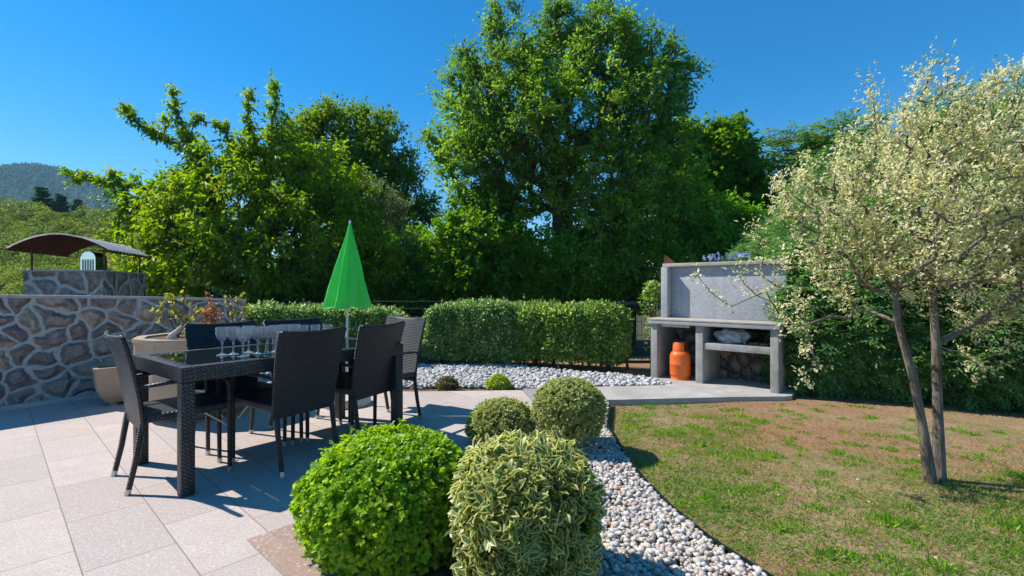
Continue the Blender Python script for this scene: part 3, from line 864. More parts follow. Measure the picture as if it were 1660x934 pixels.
wp = [(-6.6, 2.9), (-5.95, 3.65), (-5.42, 4.28), (-4.98, 4.86), (-4.62, 5.36), (-4.25, 5.86), (-3.92, 6.28), (-3.60, 6.68)]
wt = [1.13, 1.12, 1.11, 1.10, 1.085, 1.065, 1.045, 1.02]
root = empty('stone_wall', (0, 0, 0), 0, 'garden wall of brown stones in thick pale mortar along the left of the terrace', 'wall')
wall_strip('masonry', wp, 0.34, -0.1, wt, M['wall'], root)
wall_strip('coping', wp, 0.34, [z + 0.001 for z in wt], [z + 0.032 for z in wt], M['cap'], root, 0.012)
wall_strip('plinth', [(Vector(p) + (Vector(wp[min(i + 1, 7)]) - Vector(wp[max(i - 1, 0)])).normalized().yx * Vector((0.035, -0.035))) for i, p in enumerate(wp)], 0.03, -0.05, [0.045] * 8, M['cap'], root)

# ------------------------------------------------------------------ chimney behind the wall
ch = empty('masonry_chimney', (-6.0, 7.2, 0), 0, 'broad stone chimney block with curved rusty metal roof on thin posts, behind the garden wall', 'chimney')
co = Vector((-6.0, 7.2, 0))
c0 = [Vector((-6.54, 6.6)), Vector((-5.47, 6.6)), Vector((-5.93, 8.0)), Vector((-7.02, 8.0))]
bm = bmesh.new(); uvl = bm.loops.layers.uv.new('UVMap')
lo = [bm.verts.new((p.x - co.x, p.y - co.y, -1.0)) for p in c0]; hi = [bm.verts.new((p.x - co.x, p.y - co.y, 1.42)) for p in c0]
sacc = 0
for i in range(4):
    j = (i + 1) % 4; f = bm.faces.new((lo[i], lo[j], hi[j], hi[i])); Ls = (c0[j] - c0[i]).length
    for l, (u_, v_) in zip(f.loops, ((sacc, -1), (sacc + Ls, -1), (sacc + Ls, 1.42), (sacc, 1.42))): l[uvl].uv = (u_, v_)
    sacc += Ls
f = bm.faces.new(hi)
for l in f.loops: l[uvl].uv = l.vert.co.xy
obj('stack', bm, M['wall2'], ch)
bm = bmesh.new()
add_prism(bm, [(p.x - co.x, p.y - co.y) for p in (c0[0] * 1.0 + Vector((-0.015, -0.015)), c0[1] + Vector((0.015, -0.015)), c0[2] + Vector((0.015, 0.015)), c0[3] + Vector((-0.015, 0.015)))], 1.421, 1.44)
obj('top_slab', bm, M['cap'], ch)
ax = Vector((-0.325, 0.946)); cr = Vector((0.97, 0.24)).normalized()
mid = Vector((-6.06, 6.58))
for nm, mt, dz in (('curved_roof', 'galv', 0.016), ('roof_lining', 'rust', 0.0)):
    bm = bmesh.new(); rows = []
    for i in range(25):
        th = (i / 24 - 0.5) * 2
        zz = 1.71 + 0.20 * math.cos(th * math.pi / 2) ** 0.9 + dz + (0.006 * math.sin(i * math.pi) if dz else 0)
        row = []
        for j in range(29):
            q = mid + cr * (th * (0.55 + dz)) + ax * (j / 28 * 1.52)
            row.append(bm.verts.new((q.x - co.x, q.y - co.y, zz + 0.006 * math.cos(j * math.pi))))
        rows.append(row)
    for i in range(24):
        for j in range(28): bm.faces.new((rows[i][j], rows[i + 1][j], rows[i + 1][j + 1], rows[i][j + 1]))
    bmesh.ops.solidify(bm, geom=bm.faces[:], thickness=0.002)
    obj(nm, bm, M[mt], ch)
for p in ((-6.5, 6.68), (-5.52, 6.68), (-5.99, 7.94), (-6.93, 7.94)):
    bm = bmesh.new(); add_tube(bm, [(p[0] - co.x, p[1] - co.y, 1.44), (p[0] - co.x, p[1] - co.y, 1.72)], 0.013, 6)
    obj('post', bm, M['rust'], ch)
for e_ in (-1, 1):
    bm = bmesh.new()
    a_ = mid + cr * 0.545 * e_ - ax * 0.16; b_ = mid + cr * 0.545 * e_ + ax * 1.62
    add_tube(bm, [(a_.x - co.x, a_.y - co.y, 1.70), (b_.x - co.x, b_.y - co.y, 1.70)], 0.011, 6)
    obj('rail', bm, M['rust'], ch)
# flue cowl: round-topped steel sleeve
bm = bmesh.new()
fx, fy = -5.93 - co.x, 7.0 - co.y
for sgn, (y0, y1) in ((0, (-0.10, 0.10)),):
    prof = [(-0.105, 1.44), (-0.105, 1.62)] + [(-0.105 * math.cos(t * math.pi / 10), 1.62 + 0.09 * math.sin(t * math.pi / 10)) for t in range(1, 10)] + [(0.105, 1.62), (0.105, 1.44)]
    a_ = [bm.verts.new((fx + x, fy + y0, z)) for x, z in prof]; b_ = [bm.verts.new((fx + x, fy + y1, z)) for x, z in prof]
    bm.faces.new(a_[::-1]); bm.faces.new(b_)
    for i in range(len(prof) - 1): bm.faces.new((a_[i], a_[i + 1], b_[i + 1], b_[i]))
bmesh.ops.recalc_face_normals(bm, faces=bm.faces[:])
fl = obj('flue', bm, M['steel'], ch)
bm = bmesh.new()
for k in range(5): add_box(bm, (fx - 0.07 + k * 0.035, fy - 0.104, 1.525), (0.016, 0.006, 0.15))
obj('louvre', bm, M['galv'], fl)

# ------------------------------------------------------------------ outdoor barbecue
bq = empty('masonry_barbecue', (BA.x, BA.y, 0), math.atan2(bd.y, bd.x), 'grey concrete barbecue with open bays, worktop and tall rendered back wall', 'barbecue')
LN = (BD - BA).length     # local x along the front, local y to the back
def bbox(name, x0, x1, y0, y1, z0, z1, m, bev=0.006, parent=None):
    bm = bmesh.new(); add_box(bm, ((x0 + x1) / 2, (y0 + y1) / 2, (z0 + z1) / 2), (x1 - x0, y1 - y0, z1 - z0), None, bev, 2)
    return obj(name, bm, m, parent or bq, 30)
bbox('pillar', 0.0, 0.09, 0.0, 0.60, 0.012, 0.725, M['conc'])
bbox('pillar', 0.60, 0.69, 0.003, 0.60, 0.012, 0.722, M['conc'])
bbox('pillar', LN - 0.085, LN, 0.002, 0.60, -0.05, 0.724, M['conc'])
bbox('shelf', 0.692, LN - 0.087, 0.02, 0.60, 0.44, 0.52, M['conc'])
sl = bbox('counter_slab', -0.03, LN + 0.02, -0.035, 0.62, 0.728, 0.775, M['slab'])
bbox('counter_top', -0.035, LN + 0.025, -0.04, 0.62, 0.777, 0.800, M['conc_cap'])
bbox('lintel', 0.13, 0.50, 0.04, 0.10, 0.69, 0.726, M['pale'])
bm = bmesh.new(); add_box(bm, (LN / 2, 0.66, 0.36), (LN, 0.11, 0.728)); obj('rear_stonework', bm, M['wall3'], bq)
bbox('back_wall', 0.13, LN + 0.0, 0.36, 0.46, 0.802, 1.485, M['render'], 0.004)
bbox('side_return', 0.035, 0.127, 0.23, 0.46, 0.802, 1.483, M['render'], 0.004)
bbox('coping', 0.02, LN + 0.02, 0.30, 0.50, 1.487, 1.535, M['conc_cap'], 0.008)
bm = bmesh.new()   # cast upright tile leaning on the coping
v_ = [bm.verts.new(p) for p in ((0.02, 0.34, 1.536), (0.20, 0.34, 1.536), (0.10, 0.37, 1.61), (0.02, 0.38, 1.665))]
bm.faces.new(v_); bmesh.ops.solidify(bm, geom=bm.faces[:], thickness=0.02)
to = obj('broken_tile', bm, M['rust']); to.matrix_world = Matrix.Translation((BA.x, BA.y, 0)) @ Matrix.Rotation(math.atan2(bd.y, bd.x), 4, 'Z')
tag(to, 'rust-brown broken tile standing on the left end of the barbecue coping', 'tile')
def bq_pt(x, y, z): p = BA + bd * x + bn * y; return Vector((p.x, p.y, z))

# gas bottle
p = Vector((2.20, 6.46, 0.012))
gb = empty('gas_cylinder', p, 0.4, 'orange gas bottle in the left bay of the barbecue', 'gas bottle')
bm = bmesh.new()
add_lathe(bm, [(0.0, 0.03), (0.10, 0.03), (0.122, 0.045), (0.13, 0.07), (0.1305, 0.19), (0.133, 0.195), (0.133, 0.205), (0.1305, 0.21), (0.1305, 0.29), (0.126, 0.325), (0.108, 0.355), (0.08, 0.37), (0.0, 0.376)], 28)
obj('tank', bm, M['orange'], gb, 50)
bm = bmesh.new(); add_lathe(bm, [(0.118, 0.0), (0.118, 0.045), (0.112, 0.045), (0.112, 0.0), (0.118, 0.0)], 28); obj('foot_ring', bm, M['orange'], gb, 40)
bm = bmesh.new()
rr_ = []
for k in range(29):
    th = 0.35 + k / 28 * (2 * math.pi - 0.7)
    rr_.append([bm.verts.new((r_ * math.cos(th - 1.4), r_ * math.sin(th - 1.4), z_)) for r_, z_ in ((0.094, 0.36), (0.094, 0.475), (0.09, 0.48), (0.088, 0.475), (0.088, 0.36))])
for k in range(28):
    for j in range(4): bm.faces.new((rr_[k][j], rr_[k][j + 1], rr_[k + 1][j + 1], rr_[k + 1][j]))
bmesh.ops.recalc_face_normals(bm, faces=bm.faces[:])
obj('collar', bm, M['orange'], gb, 50)
bm = bmesh.new(); add_lathe(bm, [(0.0, 0.37), (0.02, 0.37), (0.02, 0.43), (0.028, 0.435), (0.028, 0.465), (0.012, 0.47), (0.012, 0.50), (0.0, 0.50)], 12); va = obj('valve', bm, M['brass'], gb, 40)
bm = bmesh.new(); add_tube(bm, [(0.02, 0.0, 0.45), (0.09, 0.03, 0.50), (0.15, 0.06, 0.47), (0.17, 0.08, 0.36), (0.16, 0.10, 0.30), (0.15, 0.16, 0.36), (0.14, 0.22, 0.6)], 0.006, 6); obj('hose', bm, M['rubber'], va, True)

# things on the shelf
bm = bmesh.new(); bmesh.ops.create_icosphere(bm, subdivisions=4, radius=1)
for v in bm.verts:
    q = v.co; k = 1 + 0.10 * math.sin(q.x * 7 + q.z * 4) + 0.08 * math.sin(q.y * 9 + q.x * 3) + 0.05 * math.sin(q.z * 17 + q.y * 6)
    v.co = Vector((q.x * 0.20 * k, q.y * 0.14 * k, max(q.z, -0.72) * 0.10 * k))
o = obj('plastic_sack', bm, M['bag'], None, 'all'); o.location = bq_pt(0.96, 0.24, 0.596); o.rotation_euler = (0, 0, math.atan2(bd.y, bd.x))
tag(o, 'crumpled translucent plastic sack on the shelf of the barbecue', 'sack')
bm = bmesh.new()
for k in range(3):
    for j in range(9):
        t0 = j / 8
    add_box(bm, (k * 0.115, 0, 0.012), (0.10, 0.20, 0.02), Matrix.Rotation(0.06 * (k - 1), 4, 'Y'), 0.004)
o = obj('clay_tiles', bm, M['terra']); o.location = bq_pt(1.22, 0.26, 0.522); o.rotation_euler = (0, 0, math.atan2(bd.y, bd.x) + 0.1)
tag(o, 'row of orange clay tiles lying beside the sack on the barbecue shelf', 'tiles')

# ------------------------------------------------------------------ dining table
U = Vector((0.62, 0.785)).normalized(); Vt = Vector((-U.y, U.x)); NC = Vector((-1.885, 2.81)); TL, TW = 1.60, 0.90
tc = NC + U * TL / 2 + Vt * TW / 2
ta = math.atan2(U.y, U.x)
tb = empty('dining_table', (tc.x, tc.y, 0), ta, 'long black wicker dining table with dark glass top', 'table')
bm = bmesh.new()
for sx, sy, lx, ly in ((0, -1, TL, 0.075), (0, 1, TL, 0.075), (-1, 0, 0.075, TW - 0.152), (1, 0, 0.075, TW - 0.152)):
    add_box(bm, (sx * (TL / 2 - 0.0375), sy * (TW / 2 - 0.0375), 0.70), (lx, ly, 0.09), None, 0.008, 2)
obj('table_frame', bm, M['wicker_table'], tb, 40)
for sx in (-1, 1):
    for sy in (-1, 1):
        bm = bmesh.new(); add_box(bm, (sx * (TL / 2 - 0.0385), sy * (TW / 2 - 0.0385), 0.327), (0.073, 0.073, 0.654), None, 0.008, 2)
        obj('leg', bm, M['wicker_table'], tb, 40)
bm = bmesh.new(); add_box(bm, (0, 0, 0.741), (TL - 0.152, TW - 0.152, 0.008), None, 0.001); obj('glass_top', bm, M['tglass'], tb)


def tbl(u_, v_, z=0.745): p = NC + U * u_ + Vt * v_; return (p.x, p.y, z)


# ------------------------------------------------------------------ chairs
def make_chair(label):
    t = empty('wicker_chair', (0, 0, 0), 0, label, 'chair', 'black wicker armchairs round the dining table')
    # seat (front = +y)
    bm = bmesh.new(); add_box(bm, (0, 0.0, 0.42), (0.46, 0.47, 0.045), None, 0.012, 3)
    for v in bm.verts:
        v.co.z += -0.012 * (1 - (v.co.x / 0.23) ** 2) + (0.012 if v.co.y > 0.1 else 0)
    obj('seat', bm, M['wicker_seat'], t, 50)
    # curved back panel
    bm = bmesh.new(); nx_, nz_ = 12, 14; fr = []; bk = []
    uvl = bm.loops.layers.uv.new('UVMap')
    uvs = {}
    for j in range(nz_ + 1):
        s_ = j / nz_; z = 0.355 + s_ * 0.565; hw = 0.222 + 0.028 * s_
        y0 = -0.225 - 0.018 * s_ - 0.085 * s_ ** 1.7
        a_, b_ = [], []
        for i in range(nx_ + 1):
            x = (i / nx_ * 2 - 1); yy = y0 - 0.028 * (1 - x * x) * s_
            zz = z - (0.014 * (1 - x * x) if j == nz_ else 0)
            va_ = bm.verts.new((x * hw, yy + 0.013, zz)); vb_ = bm.verts.new((x * hw, yy - 0.013, zz))
            uvs[va_] = uvs[vb_] = (x * hw, z); a_.append(va_); b_.append(vb_)
        fr.append(a_); bk.append(b_)
    for j in range(nz_):
        for i in range(nx_):
            bm.faces.new((fr[j][i + 1], fr[j][i], fr[j + 1][i], fr[j + 1][i + 1])); bm.faces.new((bk[j][i], bk[j][i + 1], bk[j + 1][i + 1], bk[j + 1][i]))
        bm.faces.new((fr[j][0], bk[j][0], bk[j + 1][0], fr[j + 1][0])); bm.faces.new((bk[j][-1], fr[j][-1], fr[j + 1][-1], bk[j + 1][-1]))
    for i in range(nx_):
        bm.faces.new((fr[-1][i], bk[-1][i], bk[-1][i + 1], fr[-1][i + 1])); bm.faces.new((bk[0][i], fr[0][i], fr[0][i + 1], bk[0][i + 1]))
    for f in bm.faces:
        for l in f.loops: l[uvl].uv = uvs[l.vert]
    bmesh.ops.recalc_face_normals(bm, faces=bm.faces[:])
    obj('backrest', bm, M['wicker'], t, 40)
    # rolled edge of the back
    bm = bmesh.new(); pts = []
    for s_ in np.linspace(0, 1, 10): pts.append((-(0.222 + 0.028 * s_), -0.225 - 0.018 * s_ - 0.085 * s_ ** 1.7, 0.355 + s_ * 0.56))
    top = [(x * 0.25, -0.328 - 0.028 * (1 - x * x), 0.918 - 0.014 * (1 - x * x)) for x in np.linspace(-0.96, 0.96, 9)]
    pts = pts + top + [(-x, y, z) for x, y, z in pts[::-1]]
    add_tube(bm, pts, 0.0145, 7); obj('back_frame', bm, M['wicker'], t, 'all')
    for s in (-1, 1):
        bm = bmesh.new(); add_tube(bm, [(s * 0.212, -0.225, 0.42), (s * 0.212, -0.235, 0.36), (s * 0.214, -0.262, 0.18), (s * 0.216, -0.30, 0.0)], [0.018, 0.018, 0.0165, 0.015], 8)
        lg = obj('leg', bm, M['wicker'], t, 50)
        bm = bmesh.new(); add_tube(bm, [(s * 0.2157, -0.294, 0.032), (s * 0.216, -0.3005, -0.001)], 0.0165, 10); obj('foot_cap', bm, M['foot'], lg, 50)
        bm = bmesh.new(); add_tube(bm, [(s * 0.235, 0.215, 0.60), (s * 0.235, 0.228, 0.57), (s * 0.233, 0.232, 0.5), (s * 0.228, 0.235, 0.0)], [0.0155, 0.0165, 0.0165, 0.014], 8)
        lg = obj('leg', bm, M['wicker'], t, 50)
        bm = bmesh.new(); add_tube(bm, [(s * 0.2285, 0.2349, 0.032), (s * 0.228, 0.235, -0.001)], 0.0155, 10); obj('foot_cap', bm, M['foot'], lg, 50)
        bm = bmesh.new(); add_tube(bm, [(s * 0.232, -0.255, 0.615), (s * 0.238, -0.1, 0.627), (s * 0.242, 0.08, 0.63), (s * 0.24, 0.17, 0.626), (s * 0.236, 0.212, 0.603)], [0.016, 0.02, 0.021, 0.02, 0.0165], 8, flat=0.65)
        obj('armrest', bm, M['wicker_seat'], t, 'all')
        bm = bmesh.new(); add_tube(bm, [(s * 0.20, 0.225, 0.30), (s * 0.2, 0.10, 0.40)], 0.005, 6); obj('brace', bm, M['foot'], t, True)
    return t


GRP = 'black wicker armchairs round the dining table'
chairs = [
    ((-2.385, 3.005), (0.68, 0.73), 'black wicker armchair at the near left end of the table, seat half sunlit'),
    ((-1.345, 3.315), (-0.854, 0.52), 'black wicker armchair with its back to the camera, the larger and nearer of two'),
    ((-1.025, 3.85), (-0.90, 0.43), 'black wicker armchair with its back to the camera, beside the far right table leg'),
    (tuple(NC + U * 0.61 + Vt * 1.00), tuple(-Vt), 'black wicker armchair behind the wine goblets on the wall side of the table'),
    (tuple(NC + U * 1.20 + Vt * 1.00), tuple(-Vt), 'black wicker armchair behind the straight tumblers on the hedge side of the table'),
    ((-1.02, 4.66), (-0.57, -0.82), 'black wicker armchair at the far end of the table, its inner back sunlit'),
]
proto = None
for k, (bf_, f_, lab) in enumerate(chairs):
    f2 = Vector(f_).normalized()
    # bf_ is the midpoint of the rear feet (local y = -0.30)
    loc = Vector(bf_) + f2 * 0.30
    if proto is None: c = proto = make_chair(lab)
    else: c = copy_tree(proto); c['label'] = lab
    c.location = (loc.x, loc.y, 0.001); c.rotation_euler = (0, 0, math.atan2(-f2.x, f2.y))


# ------------------------------------------------------------------ glasses
def make_goblet():
    t = empty('wine_goblet', (0, 0, 0), 0, 'x', 'glass', 'cut crystal wine goblets in rows on the table')
    bm = bmesh.new()
    outer = [(0.012, 0.095), (0.022, 0.102), (0.033, 0.118), (0.039, 0.14), (0.041, 0.165), (0.040, 0.190)]
    inner = [(0.0382, 0.190), (0.039, 0.165), (0.037, 0.141), (0.031, 0.121), (0.020, 0.107), (0.0, 0.103)]
    add_lathe(bm, [(0.0, 0.088)] + outer + inner, 24)
    bmesh.ops.remove_doubles(bm, verts=bm.verts, dist=1e-5); bmesh.ops.recalc_face_normals(bm, faces=bm.faces[:])
    obj('bowl', bm, M['crystal_cut'], t, 60)
    bm = bmesh.new(); add_lathe(bm, [(0.0, 0.0), (0.034, 0.0), (0.034, 0.003), (0.012, 0.010), (0.006, 0.018), (0.0048, 0.04), (0.0075, 0.052), (0.0048, 0.062), (0.006, 0.082), (0.010, 0.0875), (0.0, 0.0878)], 20)
    bmesh.ops.remove_doubles(bm, verts=bm.verts, dist=1e-5); bmesh.ops.recalc_face_normals(bm, faces=bm.faces[:])
    obj('stem', bm, M['glass'], t, 60)
    return t
def make_tumbler():
    bm = bmesh.new()
    add_lathe(bm, [(0.0, 0.0), (0.031, 0.0), (0.033, 0.004), (0.039, 0.15), (0.0365, 0.15), (0.031, 0.014), (0.0, 0.012)], 24)
    bmesh.ops.remove_doubles(bm, verts=bm.verts, dist=1e-5); bmesh.ops.recalc_face_normals(bm, faces=bm.faces[:])
    return tag(obj('straight_tumbler', bm, M['crystal_cut'], None, 60), 'x', 'glass', 'tall straight cut glass tumblers on the far half of the table')
def ray_tbl(px, py):
    Y = 800 * (EYE - 0.746) / (py - 467); return ((px - 830) * Y / 800, Y, 0.7462)
gp = [((360, 576), 'wine goblet at the left end of the front row on the table'),
      ((378, 575), 'second wine goblet from the left on the table'),
      ((394, 578), 'wine goblet standing a little forward, third from the left'),
      ((403, 572), 'wine goblet just behind the third one, partly overlapped by it'),
      ((418, 574), 'wine goblet in the middle of the row, fifth from the left'),
      ((434, 573), 'wine goblet just left of the nearest chair back'),
      ((447, 571), 'wine goblet half hidden by the left edge of the nearest chair back'),
      ((462, 569), 'wine goblet with only its rim showing above the left part of the nearest chair back'),
      ((478, 568), 'last wine goblet, its rim showing above the middle of the nearest chair back')]
gproto = None
for (q, lab) in gp:
    if gproto is None: g_ = gproto = make_goblet()
    else: g_ = copy_tree(gproto)
    g_['label'] = lab; g_.location = ray_tbl(*q); g_.rotation_euler = (0, 0, random.random() * 3)
tproto = None
for (q, lab) in (((449, 560), 'tumbler standing just past the goblets, left one of the far group'), ((492, 557), 'second tumbler from the left in the far group'),
                 ((511, 556), 'third tumbler from the left in the far group'), ((531, 555), 'rightmost tumbler, seen just above the right half of the nearest chair back')):
    if tproto is None: g_ = tproto = make_tumbler()
    else: g_ = copy_tree(tproto)
    g_['label'] = lab; g_.location = ray_tbl(*q)

# ------------------------------------------------------------------ parasol
pr = empty('closed_parasol', (-1.72, 5.1, 0), 0, 'closed bright green parasol on a white pole behind the table', 'parasol')
bm = bmesh.new(); add_lathe(bm, [(0.0, 0.0), (0.25, 0.0), (0.255, 0.02), (0.25, 0.065), (0.235, 0.085), (0.07, 0.10), (0.045, 0.11), (0.03, 0.12), (0.03, 0.26), (0.0, 0.26)], 36); obj('base', bm, M['pale'], pr, 35)
bm = bmesh.new(); add_tube(bm, [(0, 0, 0.1), (0.02, 0, 1.0), (0.045, 0, 1.84)], 0.0125, 10); obj('pole', bm, M['pole'], pr, True)
bm = bmesh.new(); rings = []; seg = 128
for j in range(21):
    s_ = j / 20; z = 1.875 - s_ * 0.86; cx = 0.046 - 0.02 * s_
    row = []
    for k in range(seg):
        th = 2 * math.pi * k / seg
        fold = math.cos(th * 6 + 0.9 * math.sin(th * 2 + 1) + 0.5) * 0.5 + 0.5
        r_ = 0.008 + 0.248 * s_ ** 1.02 * (0.58 + 0.42 * (1 - abs(math.sin(th * 3.5 + 0.5 * math.sin(th + 1) + 0.35 * s_))) ** 0.75) + 0.012 * s_ * math.sin(th * 3 + 5 * s_)
        zz = z - 0.03 * s_ * (1 - fold) * (1 if j > 16 else 0.2) + (0.045 * abs(math.sin(th)) * 0 if j == 20 else 0)
        row.append(bm.verts.new((cx + r_ * math.cos(th), r_ * math.sin(th), zz)))
    rings.append(row)
for j in range(20):
    for k in range(seg): bm.faces.new((rings[j][k], rings[j][(k + 1) % seg], rings[j + 1][(k + 1) % seg], rings[j + 1][k]))
bm.faces.new(rings[0])
bmesh.ops.recalc_face_normals(bm, faces=bm.faces[:])
obj('canopy', bm, M['green_cloth'], pr, 60)
bm = bmesh.new(); add_lathe(bm, [(0.0, 1.865), (0.012, 1.865), (0.010, 1.89), (0.0, 1.90)], 10, (0.046, 0, 0)); obj('finial', bm, M['pole'], pr, True)

# ------------------------------------------------------------------ planters
# large faceted bowl
lp = empty('large_planter', (-3.02, 4.78, 0), 0.2, 'large tan faceted stone planter between the table and the wall', 'planter')
bm = bmesh.new()
prof = [(0.0, 0.0), (0.30, 0.0), (0.33, 0.02), (0.47, 0.12), (0.525, 0.26), (0.53, 0.45), (0.525, 0.70), (0.535, 0.715), (0.535, 0.745), (0.45, 0.745), (0.44, 0.70), (0.44, 0.64), (0.0, 0.64)]
add_lathe(bm, prof, 10)
bmesh.ops.remove_doubles(bm, verts=bm.verts, dist=1e-5); bmesh.ops.recalc_face_normals(bm, faces=bm.faces[:])
bmesh.ops.bevel(bm, geom=[e for e in bm.edges if e.calc_face_angle(0) > 0.5 and abs(e.verts[0].co.z - e.verts[1].co.z) > .05], offset=0.03, segments=3, affect='EDGES')
obj('bowl', bm, M['planter'], lp, 35)
bm = bmesh.new(); add_lathe(bm, [(0.0, 0.735), (0.44, 0.725)], 20); obj('soil_fill', bm, M['soil'], lp)
# small tapered pot by the wall
sp_ = empty('tapered_pot', (-4.10, 5.22, 0), 0.75, 'small square tan pot tapering to its foot, against the stone wall', 'planter')
bm = bmesh.new()
def ringsq(hw, z, rr2=0.03, n_=5):
    out = []
    for cx_, cy_, a0 in ((1, 1, 0), (-1, 1, 90), (-1, -1, 180), (1, -1, 270)):
        for k in range(n_):
            a = R(a0 + 90 * k / (n_ - 1)); out.append((cx_ * (hw - rr2) + rr2 * math.cos(a), cy_ * (hw - rr2) + rr2 * math.sin(a), z))
    return [bm.verts.new(p) for p in out]
rs = [ringsq(0.155, 0.03), ringsq(0.165, 0.04), ringsq(0.22, 0.12), ringsq(0.245, 0.2), ringsq(0.258, 0.375), ringsq(0.262, 0.38), ringsq(0.262, 0.40), ringsq(0.225, 0.40), ringsq(0.22, 0.34)]
for a_, b_ in zip(rs[:-1], rs[1:]):
    for k in range(len(a_)): bm.faces.new((a_[k], a_[(k + 1) % len(a_)], b_[(k + 1) % len(a_)], b_[k]))
bm.faces.new(rs[0][::-1])
bmesh.ops.recalc_face_normals(bm, faces=bm.faces[:])
for sx in (-1, 1):
    for sy in (-1, 1): add_box(bm, (sx * 0.10, sy * 0.10, 0.015), (0.06, 0.06, 0.03), None, 0.004)
obj('pot', bm, M['planter'], sp_, 35)
bm = bmesh.new(); add_box(bm, (0, 0, 0.345), (0.44, 0.44, 0.01)); obj('soil_fill', bm, M['soil'], sp_)

# plants in the large planter
def potted(name, base, stems, label, m, n, L, hang=0.6):
    root = empty(name, base, 0, label, 'plant')
    bm = bmesh.new(); P = []
    for st in stems:
        pts = [Vector(s) for s in st]
        add_tube(bm, pts, [0.006] + [0.0035] * (len(pts) - 1), 5)
        for k in range(n):
            i = random.randrange(max(0, len(pts) - 3), len(pts) - 1) if len(pts) > 2 else 0
            t = random.random(); P.append(pts[i].lerp(pts[i + 1], t))
    obj('stem', bm, M['bark_twig'], root, 'all')
    P = np.array(P) + RNG.normal(size=(len(P), 3)) * 0.018
    D = unit(RNG.normal(size=P.shape) + np.array([0, 0, -hang])); N = rand_dirs(len(P), 0.5)
    Ls = L * (0.6 + 0.6 * RNG.random(len(P)))
    leaf_obj('foliage', P, D, N, Ls, Ls * 0.6, m, root, fine=True)
    return root
potted('potted_shrub', (-3.20, 4.72, 0.73), [[(0, 0, 0), (-0.03, 0, 0.2), (-0.05, 0, 0.38), (-0.1, 0.0, 0.42)], [(0, 0, 0), (-0.09, 0.02, 0.18), (-0.14, 0.02, 0.33), (-0.17, 0, 0.30), (-0.18, 0, 0.16)], [(0, 0, 0), (0.05, 0, 0.1), (0.09, 0, 0.2), (0.12, 0, 0.12)], [(0, 0, 0), (0.03, 0, 0.25), (0.08, 0, 0.42)], [(0, 0, 0), (0.1, .05, 0.2), (0.2, 0.05, 0.25)]],
       'straggly potted shrub with yellow-green drooping leaves, in the large tan planter', G['yellow'], 26, 0.055)
potted('withered_plant', (-2.92, 4.78, 0.73), [[(0, 0, 0), (0.01, 0, 0.15), (0.0, 0, 0.3), (-0.02, 0, 0.42)], [(0, 0, 0), (0.03, 0, 0.12), (0.04, 0, 0.28)], [(0, 0, 0), (-0.04, 0, 0.1), (-0.05, 0, 0.25)], [(0, 0, 0), (0.0, 0.04, 0.1), (0.02, 0.05, 0.24)]],
       'withered plant with rusty orange leaves in the large tan planter', G['rusty'], 55, 0.042, 0.2)
potted('leggy_plant', (-2.72, 4.85, 0.73), [[(0, 0, 0), (0.03, 0, 0.2), (0.02, 0, 0.36), (0.06, 0, 0.42)], [(0, 0, 0), (0.06, 0, 0.2), (0.1, 0, 0.3), (0.09, 0, 0.2)], [(0, 0, 0), (-0.05, 0, 0.3), (-0.1, 0, 0.4)]],
       'leggy pale green plant right of the withered one in the large tan planter', G['yellow'], 22, 0.045)
# bird figurine and dish on the rim
bg_ = empty('bird_figurine', (-2.99, 4.36, 0.746), 0.3, 'small pale stone bird standing on the rim of the large tan planter', 'figurine')
bm = bmesh.new(); add_tube(bm, [(-0.05, 0, 0.012), (-0.03, 0, 0.028), (0.0, 0, 0.045), (0.03, 0, 0.072), (0.05, 0, 0.10), (0.058, 0, 0.112), (0.075, 0, 0.112)], [0.008, 0.018, 0.026, 0.022, 0.016, 0.014, 0.003], 10); obj('body', bm, M['pale'], bg_, 'all')
bm = bmesh.new(); add_lathe(bm, [(0, 0), (0.03, 0), (0.026, 0.01), (0.01, 0.022), (0, 0.024)], 12); obj('foot', bm, M['pale'], bg_, True)
bm = bmesh.new(); add_lathe(bm, [(0, 0.0), (0.09, 0.0), (0.13, 0.022), (0.127, 0.026), (0.088, 0.006), (0, 0.006)], 28)
o = obj('clay_saucer', bm, M['terra'], None, 50); o.location = (-2.75, 4.44, 0.746); tag(o, 'shallow terracotta saucer on the rim of the large tan planter', 'saucer')

# ------------------------------------------------------------------ fence and gate
fn = empty('wire_fence', (-1.2, 8.15, 0), 0, 'dark wire mesh fence with thin posts behind the clipped hedges', 'fence')
F0, F1 = Vector((-5.2, 8.5)), Vector((1.55, 7.85))
fo = Vector((-1.2, 8.15))
for k in range(6):
    p = F0.lerp(F1, k / 5) - fo
    bm = bmesh.new(); add_box(bm, (p.x, p.y, 0.46), (0.045, 0.045, 1.14), None, 0.004); obj('post', bm, M['fence'], fn)
for k in range(5):
    a_ = F0.lerp(F1, k / 5) - fo; b_ = F0.lerp(F1, (k + 1) / 5) - fo
    bm = bmesh.new()
    for z in (0.12, 0.32, 0.52, 0.72, 0.86, 0.98): add_tube(bm, [(a_.x, a_.y - 0.03, z), (b_.x, b_.y - 0.03, z)], 0.005, 4)
    nv = 26
    for i in range(nv):
        q = a_.lerp(b_, (i + 0.5) / nv); add_tube(bm, [(q.x, q.y - 0.036, 0.06), (q.x, q.y - 0.036, 1.0)], 0.0028, 4)
    obj('mesh_panel', bm, M['fence'], fn)
gt = empty('garden_gate', (1.75, 7.35, 0), 0.0, 'blue-grey metal framed gate between the hedge and the barbecue', 'gate')
bm = bmesh.new()
